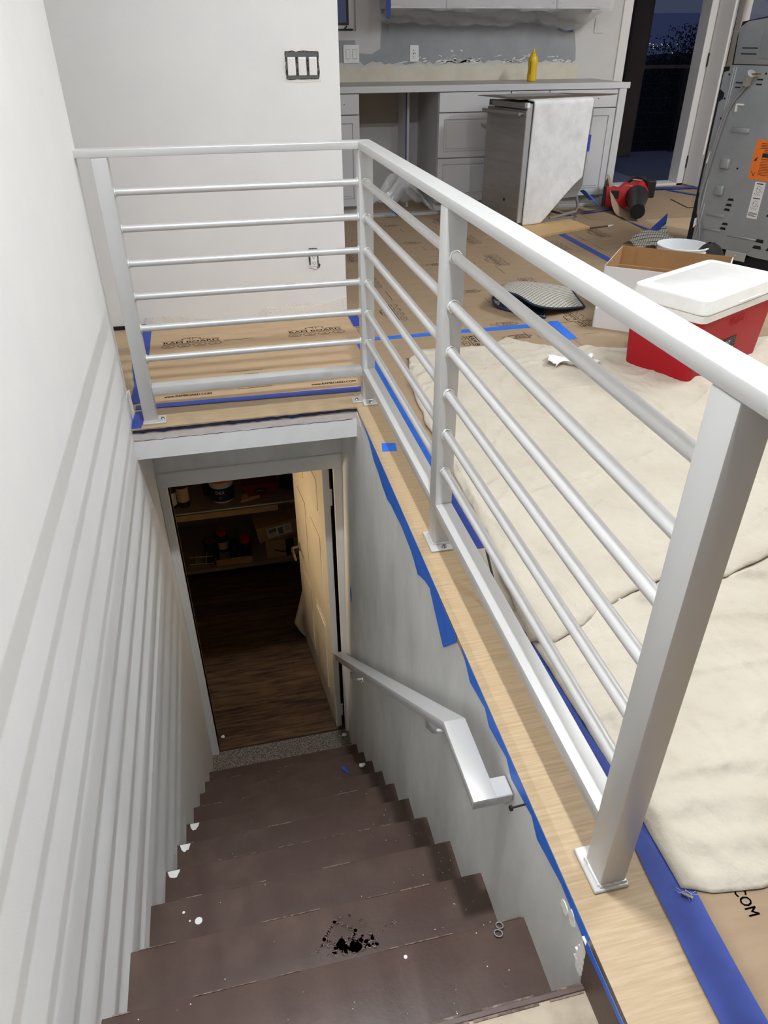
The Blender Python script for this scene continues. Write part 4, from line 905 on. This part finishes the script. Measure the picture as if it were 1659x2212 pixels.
# kitchen wall devices
def gang(name, x0, x1, z0, z1, label, parts, cat, pm=None):
    t = thing(name, label, cat, ((x0+x1)/2, YW, z0))
    obj('cover_plate', box((x0,YW-.008,z0),(x1,YW-.001,z1),.002), pm or M_white, t)
    return t
t = gang('light_switch', .737, .873, 1.106, 1.238, 'white double light switch on the kitchen wall beside the white wall end', 2, 'switch')
for x in (.776,.834): obj('rocker', box((x-.0165,YW-.0105,1.140),(x+.0165,YW-.006,1.206),.001), M_white, t); 
for x in (.776,.834): obj('rocker_gap', MB().box((x-.0185,YW-.0084,1.138),(x+.0185,YW-.0078,1.208)), M_tub, t)
t = gang('wall_outlet', 1.318, 1.396, 1.112, 1.234, 'white wall outlet with usb ports in the grey band above the worktop', 1, 'outlet')
obj('outlet_face', box((1.340,YW-.0105,1.136),(1.374,YW-.006,1.212),.001), M_white, t)
b = MB()
for z in (1.196,1.150):
    for dx in (-.006,.006): b.box((1.357+dx-.0012,YW-.0112,z-.004),(1.357+dx+.0012,YW-.0102,z+.006))
    b.cyl((1.357,YW-.0112,z-.010),(1.357,YW-.0102,z-.010),.0025,8)
for dx in (-.008,.006): b.box((1.357+dx-.002,YW-.0112,1.167),(1.357+dx+.004,YW-.0102,1.179))
obj('slot', b, M_dark, t)
t = gang('wall_outlet', 3.015, 3.105, 1.315, 1.43, 'wall coloured cover plate right of the plastic wrapped cabinets', 1, 'outlet', M_wallk)
obj('outlet_face', box((3.04,YW-.0105,1.34),(3.078,YW-.006,1.41),.001), M_wallk, t)
# mustard bottle
mu = thing('mustard_bottle', 'yellow mustard squeeze bottle standing on the grey worktop', 'bottle', (2.335,4.06,ZT))
obj('bottle_body', MB().lathe([(.034,0),(.040,.006),(.041,.05),(.036,.085),(.041,.125),(.041,.165),(.030,.188),(.022,.190)], (0,0,0), 24), M_yellow, mu, 40, local=True)
obj('cap', MB().lathe([(.022,.190),(.021,.206),(.011,.213),(.007,.232),(.004,.240)], (0,0,0), 20), M_yellow, mu, 40, local=True)
b = MB(); fm = lambda u, v: (-.0414*math.cos(.7+u*14), -.0414*math.sin(.7+u*14), .10+v)
small_print(b, lambda u, v: fm(-v, u), .10, 2); obj('label_print', b, M_ink, mu, local=True)

# ---------------------------------------------------------------- dishwasher
da = math.atan2(-.963,.27)                                # local x runs along its front towards us
dw = thing('dishwasher', 'stainless dishwasher with white felt side standing out on the kitchen floor', 'dishwasher', (1.725,3.43,.022), da)
fl, dp, ht = .50, .65, .875
obj('front_panel', box((0,-.004,.03),(fl,.022,ht-.06),.004), M_stain, dw, local=True)
obj('control_panel', MB().box((0.01,.0,ht-.055),(fl-.01,.03,ht-.012),.003), M_stain, dw, local=True)
obj('vent', MB().box((.02,-.002,ht-.045),(.055,.001,ht-.040)).box((.02,-.002,ht-.035),(.055,.001,ht-.030)).box((.02,-.002,ht-.025),(.055,.001,ht-.020)), M_dark, dw, local=True)
hd = obj('handle', MB().cyl((.0,-.045,ht-.085),(fl-.03,-.045,ht-.085),.013,14), M_stain, dw, 40, local=True)
obj('handle_mount', MB().cyl((.03,-.045,ht-.085),(.03,0,ht-.085),.010,10).cyl((fl-.045,-.045,ht-.085),(fl-.045,0,ht-.085),.010,10), M_stain, hd, 40, local=True)
obj('door_edge', box((fl-.004,.0,.02),(fl+.003,.045,ht-.02),.002), M_galvl, dw, local=True)
obj('corner_bracket', box((fl-.03,-.006,ht-.045),(fl+.004,.022,ht-.012),.003), M_cwhite, dw, local=True)
obj('emblem', MB().cyl((fl*.62,-.006,.17),(fl*.62,-.003,.17),.012,14), M_blackp, dw, 40, local=True)
obj('tub', MB().prism([(.045,.20),(dp-.03,.20),(dp+.0,.25),(dp+.015,ht-.08),(dp-.02,ht-.025),(.045,ht-.015)],.02,fl-.006,'x',bev=.012), M_tub, dw, 40, local=True)
obj('tub_flange', MB().prism([(.05,.17),(dp-.06,.17),(dp-.04,.205),(.05,.205)],.03,fl+.002,'x').box((fl-.012,.28,.12),(fl-.004,.29,.22)), M_tub, dw, local=True)
obj('base_frame', MB().box((.02,.03,.0),(fl,.06,.04)).box((fl-.02,.03,.0),(fl,dp-.02,.018)).tube([(fl-.01,.34,.02),(fl-.01,dp-.04,.05),(fl-.01,dp-.02,.09),(fl-.01,dp-.05,.17)],.012,8).tube([(fl-.02,.18,.03),(fl-.02,.42,.12)],.010,8).box((.02,dp-.06,0),(fl,dp-.03,.018)), M_tub, dw, 40, local=True)
b = MB(); random.seed(31)
for k in range(9):
    p = [(fl-.05-random.uniform(0,.2), .12+random.uniform(0,.3), .03+random.uniform(0,.12)) for _ in range(4)]; b.tube(p, .004, 6)
obj('wiring', b, M_blackp, dw, 60, local=True)
def felt(u, v):                                           # hangs over the side; lower right corner cut away
    pts_b = [(0,-.0),(.32,.0),(.88,.27),(1,.32)]
    y = .050 + (dp-.075)*u; zb = interp(pts_b, u)
    if v > .86: s = (v-.86)/.14; a = s*math.pi/2; return (fl+.018-.10*s, y, ht+.006*math.sin(a)-.004)
    s = v/.86; z = zb + (ht-.010-zb)*s
    return (fl+.016+.006*math.sin(6*u+3*s)*(1-s)-.006*math.sin(3*s), y-.012*(1-s), z)
obj('insulation_blanket', MB().grid(felt, 30, 40), M_felt, dw, 60, local=True, mods=[('SOLIDIFY', dict(thickness=.014, offset=0)), ('SUBSURF', dict(levels=1, render_levels=1))])
obj('blue_tape', box((fl-.008,dp-.012,.50),(fl-.004,dp+.016,.62)), M_tape, dw, local=True)
cs2 = obj('cardboard_sheet', MB().prism([(1.655,3.50),(1.79,2.98),(2.66,3.22),(2.80,3.34),(2.40,3.57)], .9045, .908), M_cardg); tag(cs2, 'flat grey cardboard sheet lying on top of the dishwasher', 'cardboard')
def bag(u, v): return (1.80+.55*u, 3.20+.30*v+.05*u, 0.910+.022*math.sin(math.pi*u)*math.sin(math.pi*v))
tag(obj('plastic_bag', MB().grid(bag, 16, 10), M_plastic, smooth=60), 'flat clear plastic bag on the cardboard sheet over the dishwasher', 'plastic bag')
tag(obj('plywood_board', MB().prism([(1.74,3.42),(1.905,2.60),(2.425,2.795),(2.36,3.45)], .003, .021), M_pine), 'pale plywood board under the dishwasher', 'board')
ds = thing('wire_piece', 'thin brown wire tipped with white on the floor beside the plywood board', 'wire', (2.50,2.80,.003))
obj('shaft', MB().tube([(2.43,2.80,.008),(2.52,2.82,.008),(2.60,2.83,.008)],.006,6), M_pillar, ds); obj('tip', MB().tube([(2.60,2.83,.008),(2.66,2.85,.009)],[.008,.004],6), M_sparkle, ds)
tag(obj('masking_tape', MB().grid(lambda u, v: (2.60+.16*u, 3.40-.20*v+.1*u, .18-.10*u+.02*math.sin(4*v)), 6, 6), M_tape2, mods=[('SOLIDIFY', dict(thickness=.001))]), 'blue tape flap hanging behind the dishwasher at the cabinet door', 'tape')

# ---------------------------------------------------------------- leaf blower
lbw = thing('leaf_blower', 'red cordless leaf blower with black nozzle before the garden door', 'leaf blower', (3.09,3.29,.016), math.radians(-27))
# local -y is the nozzle direction
obj('nozzle', MB().lathe([(.060,0),(.058,.02),(.062,.16),(.072,.27),(.092,.36),(.098,.41)], (0,0,0), 28, Matrix.Translation((0,-.38,.066)) @ Matrix.Rotation(math.radians(-84),4,'X')), M_blackp, lbw, 40, local=True)
obj('nozzle_bore', MB().lathe([(.055,-.002),(.001,-.001)], (0,0,0), 24, Matrix.Translation((0,-.383,.066)) @ Matrix.Rotation(math.radians(-84),4,'X')), M_dark, lbw, 40, local=True)
obj('body', MB().ball((0,.12,.122),(.108,.17,.108),3).prism([(-.26,.02),(-.10,.0),(-.04,.05),(-.04,.20),(-.12,.215),(-.16,.17),(-.27,.185)],.02,.13,'y',bev=.012), M_toolred, lbw, 50, local=True)
obj('handle_opening', box((-.225,.012,.09),(-.15,.138,.155),.008,seg=2), M_dark, lbw, local=True)
obj('handle_butt', box((-.285,.015,.03),(-.262,.135,.19),.006,seg=2), M_blackp, lbw, local=True)
obj('intake', MB().lathe([(.10,0),(.105,.05),(.09,.09),(.05,.10)], (0,0,0), 24, Matrix.Translation((.0,.23,.14)) @ Matrix.Rotation(math.radians(-80),4,'X')), M_blackp, lbw, 40, local=True)
obj('side_battery', box((.07,.05,.10),(.145,.20,.24),.012,seg=2), M_blackp, lbw, local=True)
b = MB(); fb_ = lambda u, v: (-.02+u, .06+v, .243-.35*(u+.02)**2*4-abs(v)*.12+.003)
for k in range(4): put_line(b, [(-.035+.02*k,-.02),(-.015+.018*k,.03)], fb_, .006)
put_line(b, [(.045,.02),(.05,.035)], fb_, .005)
obj('maker_marks', b, M_paper, lbw, local=True, mods=[('SOLIDIFY', dict(thickness=.002))])

# ---------------------------------------------------------------- devices in the landing wall
YB = 1.2
sw = thing('light_switch', 'three white rocker switches in a torn hole of the landing wall', 'switch', (-.03,YB,1.20))
random.seed(12)
def rag_rect(x0, x1, z0, z1, n, a):
    p = [(x0+(x1-x0)*k/n, z0+random.uniform(-a,a)) for k in range(n)] + [(x1+random.uniform(-a,a), z0+(z1-z0)*k/n) for k in range(n)]
    return p + [(x1-(x1-x0)*k/n, z1+random.uniform(-a,a)) for k in range(n)] + [(x0+random.uniform(-a,a), z1-(z1-z0)*k/n) for k in range(n)]
obj('torn_edge', MB().prism(rag_rect(-.113,.058,1.125,1.262,9,.004), YB-.0015, YB-.0005, 'y'), M_plaster, sw)
obj('wall_box', MB().prism(rag_rect(-.106,.052,1.136,1.250,9,.003), YB-.0025, YB-.0016, 'y'), M_grout, sw)
parts('mounting_strap', [box((-.100,YB-.006,1.226),(.046,YB-.003,1.244)), box((-.100,YB-.006,1.138),(.046,YB-.003,1.152))], M_bolt, sw)
for k in range(3):
    x = -.078+.0505*k; r = obj('rocker', MB().box((x-.0185,YB-.012,1.152),(x+.0185,YB-.002,1.226),.002).prism([(YB-.012,1.158),(YB-.016,1.220),(YB-.012,1.222)],x-.016,x+.016,'x'), M_white, sw)
ou = thing('wall_outlet', 'white power outlet in a torn slot of the landing wall behind the bars', 'outlet', (-.022,YB,.26))
obj('wall_slot', MB().prism([(-.052,.345),(-.046,.362),(-.008,.366),(.002,.35),(.003,.285),(.012,.272),(.006,.255),(-.014,.252),(-.046,.262),(-.05,.30)],YB-.0020,YB-.0008,'y'), M_grout, ou)
obj('torn_edge', MB().prism([(-.062,.352),(-.05,.372),(-.005,.374),(.004,.356),(-.01,.362),(-.045,.362)],YB-.0028,YB-.0012,'y'), M_plaster, ou)
obj('outlet_face', MB().box((-.041,YB-.010,.266),(-.006,YB-.002,.340),.002).prism([(-.050,.262),(-.010,.250),(-.004,.272),(-.045,.276)],YB-.006,YB-.003,'y'), M_white, ou)
b = MB()
for z in (.318,.286):
    for dx in (-.006,.006): b.box((-.0235+dx-.0012,YB-.0108,z-.004),(-.0235+dx+.0012,YB-.0098,z+.006))
    b.cyl((-.0235,YB-.0108,z-.009),(-.0235,YB-.0098,z-.009),.0024,8)
obj('slot', b, M_dark, ou)
# torn wall foot on the landing, wall-end damage, scuffs
b = MB(); random.seed(15)
def torn(u, v):
    x = -.95+1.10*u; return (x, YB-.002-.004*abs(math.sin(40*u))*v, .0+.055*v*(.6+.4*math.sin(9*u+1)+(.35 if u > .55 else 0)))
b.grid(torn, 60, 5); b.prism([(-.30,.060),(-.12,.05),(.02,.06),(.10,.085),(.147,.09),(.147,.0),(-.30,.0)], YB-.006, YB-.002,'y')
struct('trim_11', b, M_plaster, label='torn plaster along the foot of the landing wall')
struct('trim_12', box((-3.0,1.185,0.0),(-.945,1.199,.018)), M_dark, label='dark gap under the landing wall at the left')
b = MB(); b.prism([(.02,.11),(.05,.12),(.128,.10),(.135,-.02),(.10,-.04),(.06,-.02),(.03,.03)], XL-.002, XL+.0018,'x')
struct('trim_13', b, M_plaster, label='broken plaster corner at the end of the left wall')

# ---------------------------------------------------------------- basement door and shelf
bd = thing('basement_door', 'cream six panel door standing open into the dark basement', 'door', (-.112,.435,ZB+.008), math.radians(5.4))
wdt, hgt_ = .885, 2.0                                      # local y runs along the leaf, local -x faces the room
obj('leaf', box((-.030,0,0),(.006,wdt,hgt_),.002), M_doorw, bd, local=True)
for y0, y1 in ((.115,.395),(.49,.77)):
    for z0, z1 in ((.20,.80),(.95,1.48),(1.60,1.86)):
        p = obj('raised_panel', MB().box((-.0315,y0,z0),(-.029,y1,z1),.001).box((-.0365,y0+.028,z0+.028),(-.031,y1-.028,z1-.028),.005), M_doorw, bd, local=True)
obj('latch_edge', box((-.030,-.0012,0),(.006,.0005,hgt_)), M_trimw, bd, local=True)
for z in (.16,1.80):
    hg = obj('hinge', MB().box((-.022,-.0030,z-.05),(.020,-.0010,z+.05)).cyl((.012,-.006,z-.05),(.012,-.006,z+.05),.006,10), M_trimw, bd, 40, local=True)
lv = obj('lever_handle', MB().cyl((-.030,wdt-.07,.92),(-.044,wdt-.07,.92),.030,20).cyl((-.044,wdt-.07,.92),(-.085,wdt-.07,.92),.010,12).tube([(-.085,wdt-.075,.92),(-.09,wdt-.11,.918),(-.088,wdt-.16,.905),(-.086,wdt-.185,.895)],[.011,.010,.008,.007],10), M_nickel, bd, 50, local=True)
def hang(u, v):
    prof_ = [(0,-.221),(.16,-.266),(.34,-.300),(.70,-.248),(1,-.207)]
    x1 = interp(prof_, v); x = -.14 + (x1+.14)*u
    return (x, 1.36+.03*math.sin(5*u+2*v)+.02*v, ZB+.004+.44*v + .05*(1-u)*(1-v))
tag(obj('hanging_cloth', MB().grid(hang, 10, 20), M_doorw, smooth=70, mods=[('SOLIDIFY', dict(thickness=.004))]), 'pale cloth corner showing behind the open basement door', 'cloth')
sh = thing('storage_shelf', 'low storage shelf unit against the dark basement wall', 'shelf', (-.7,2.2,ZB))
SY = 2.05; SU, SL = -1.735, -2.30
obj('upper_board', MB().box((-1.75,SY,SU-.025),(.60,2.70,SU)), M_shelf, sh); obj('upper_lip', MB().cyl((-1.75,SY,SU-.012),(.60,SY,SU-.012),.014,12), M_stain, sh, 40)
obj('upper_rail', box((-1.75,SY+.03,SU-.10),(-.30,SY+.05,SU-.045)), M_pine, sh)
obj('lower_board', box((-1.75,SY,SL-.03),(.60,2.70,SL)), M_shelf, sh)
for x, y in ((-1.70,SY+.02),(.53,SY+.02),(-1.70,2.66),(.53,2.66)): obj('leg', box((x,y,ZB),(x+.04,y+.04,-.9)), M_black, sh)
# things on the upper board
def jar(name, x, y, z, prof, m, label, cat, lab=None, cap=None, txt=None):
    t = thing(name, label, cat, (x, y, z)); obj('jar_body' if name != 'bottle' else 'bottle_body', MB().lathe(prof, (0,0,0), 24), m, t, 40, local=True)
    if lab:
        r, z0, z1, lm = lab; l_ = obj('label_band', MB().lathe([(r,z0),(r,z1)], (0,0,0), 24, cap=False), lm, t, 40, local=True)
        if txt:
            b = MB()
            for s, zc, hh, wd_ in txt: put_text(b, s, lambda u, v: ((r+.001)*math.sin(u/r-.15), -(r+.001)*math.cos(u/r-.15), zc+v), 0, 0, hh, wd_)
            obj('label_text', b, M_paper if lm is not M_paper and lm is not M_label else M_ink, l_, local=True)
    if cap: r, z0, z1, cm = cap; obj('cap', MB().lathe([(r,z0),(r,z1)], (0,0,0), 20), cm, t, 40, local=True)
    return t
jar('can', -1.10, 2.17, SU, [(.040,0),(.040,.19),(.03,.21),(.02,.22)], M_canblack, 'spray can with white and red label at the left of the upper shelf', 'can', (.0406,.02,.13,M_paper), None)
jar('bottle', -1.01, 2.16, SU, [(.045,0),(.045,.19),(.018,.25),(.016,.31)], M_green, 'dark bottle with cream label on the upper shelf', 'bottle', (.0456,.05,.17,M_label), None)
bu = jar('bucket', -.715, 2.20, SU, [(.080,0),(.095,.17),(.098,.17),(.098,.185)], M_bucket, 'white tub with orange lid and navy label on the upper shelf', 'tub', (.092,.02,.135,M_navyl), (.099,.185,.20,M_orange), [('DEX',.100,.028,.07),('D',.055,.018,.018)])
tag(obj('wood_offcut', MB().prism([(-.58,2.10),(-.43,2.14),(-.43,2.22),(-.56,2.20)],SU,SU+.012), M_pine), 'thin wood offcut beside the white tub on the upper shelf', 'wood')
rb_ = thing('carton', 'dark red open carton on the upper shelf', 'carton', (-.42,2.24,SU+.001), .12)
obj('carton_shell', MB().prism([(-.10,.0),(.10,.0),(.14,.10),(-.15,.12)],-.08,.08,'y'), mat('dark red carton', (112,28,30), 0.7), rb_, local=True); b = MB(); put_rect(b, -.05,.03,.04,.07, lambda u, v: (u,-.081,v)); obj('carton_label', b, M_blackp, rb_, local=True); b = MB(); small_print(b, lambda u, v: (u-.005,-.0815,.05+v), .07, 1); obj('carton_text', b, M_paper, rb_, local=True)
tag(obj('work_glove', MB().ball((-.20,2.24,SU+.06),(.07,.08,.06),2).ball((-.14,2.2,SU+.04),(.05,.05,.04),2), M_soil, smooth=60), 'dark lump of work gloves at the right of the upper shelf', 'gloves')
tag(obj('black_case', box((-.86,2.25,SU),(-.76,2.4,SU+.14),.01), M_blackp), 'black case between bottle and tub on the upper shelf', 'case')
# lower board
jar('paint_can', -.865, 2.16, SL, [(.058,0),(.058,.19),(.061,.19),(.061,.20),(.05,.20),(.05,.194)], M_canblack, 'black paint can with brass lid on the lower shelf', 'can', (.0585,.03,.15,M_canblack), (.049,.194,.197,M_brass))
jar('jar', -.775, 2.30, SL, [(.05,0),(.05,.14),(.04,.16)], M_canblack, 'dark jar with red cap left of the row on the lower shelf', 'jar', (.0506,.03,.10,M_label), (.042,.16,.20,M_toolred))
jar('jar', -.685, 2.17, SL, [(.043,0),(.043,.12),(.036,.14)], M_canblack, 'small dark jar without red cap in the middle of the lower shelf', 'jar', (.0436,.03,.09,M_navyl), (.037,.14,.16,M_blackp))
jar('jar', -.590, 2.17, SL, [(.043,0),(.043,.14),(.036,.15)], M_canblack, 'dark jar with red cap nearest the cardboard boxes on the lower shelf', 'jar', (.0436,.03,.11,M_navyl), (.040,.15,.19,M_toolred))
tag(obj('wire_basket', MB().tube([(-1.05,2.12,SL+.02),(-.86,2.10,SL+.02),(-.86,2.10,SL+.09),(-1.05,2.12,SL+.09)],.004,6).tube([(-1.0,2.12,SL+.02),(-.98,2.12,SL+.16)],.004,6).tube([(-.92,2.11,SL+.02),(-.9,2.11,SL+.13)],.004,6), M_stain, smooth=60), 'bent wire rack at the left of the lower shelf', 'wire rack')
tag(obj('cardboard_tray', MB().box((-.845,2.06,SL+.001),(-.545,2.072,SL+.065)).box((-.845,2.06,SL+.001),(-.545,2.115,SL+.005)).box((-.845,2.06,SL+.001),(-.838,2.115,SL+.065)), M_card), 'low cardboard tray in front of the jars on the lower shelf', 'tray')
lbx = thing('cardboard_box', 'lower brown cardboard box with black tape and arrow on the lower shelf', 'box', (-.245,2.22,SL+.001), .05)
obj('carton_shell', box((-.19,-.13,0),(.25,.15,.17),.002), M_card, lbx, local=True)
b = MB(); fx = lambda u, v: (u,-.1315,.085+v); put_rect(b, -.03,-.085,.04,.085, fx); put_line(b, [(-.12,-.005),(-.06,-.035),(.02,-.035),(.10,.0)], fx, .010); put_line(b, [(.075,.015),(.105,.004),(.105,-.03)], fx, .009); obj('black_tape', b, M_blackp, lbx, local=True)
ubx = thing('cardboard_box', 'upper tilted cardboard box with white shipping label on the lower shelf', 'box', (-.30,2.20,SL+.178), .12)
Mt = Matrix.Rotation(math.radians(-6),4,'Y')
obj('carton_shell', box((-.19,-.10,.01),(.17,.16,.15),.002,Mt), M_card, ubx, local=True); obj('open_flap', MB().prism([(.05,.15),(.17,.15),(.13,.26),(.09,.25)],.12,.125,'y',Mt), M_card, ubx, local=True)
sl_ = obj('shipping_label', box((-.11,-.1025,.035),(.09,-.1005,.125),0,Mt), M_paper, ubx, local=True)
b = MB(); fs_ = lambda u, v: tuple(Mt @ Vector((u,-.1035,.08+v)))
for k in range(22): put_line(b, [(-.10+.003*k+.0005*(k%3),.035),(-.10+.003*k+.0005*(k%3),.0)], fs_, .0014+.0008*(k%2))
for k in range(14): put_line(b, [(-.02+.003*k,.03),(-.02+.003*k,-.035)], fs_, .0014+.0007*((k*3)%2))
for k in range(5): put_line(b, [(-.10,-.008-.007*k),(-.04,-.008-.007*k)], fs_, .002); put_line(b, [(.035,.03-.012*k),(.08,.03-.012*k)], fs_, .0026)
obj('label_print', b, M_ink, sl_, local=True)
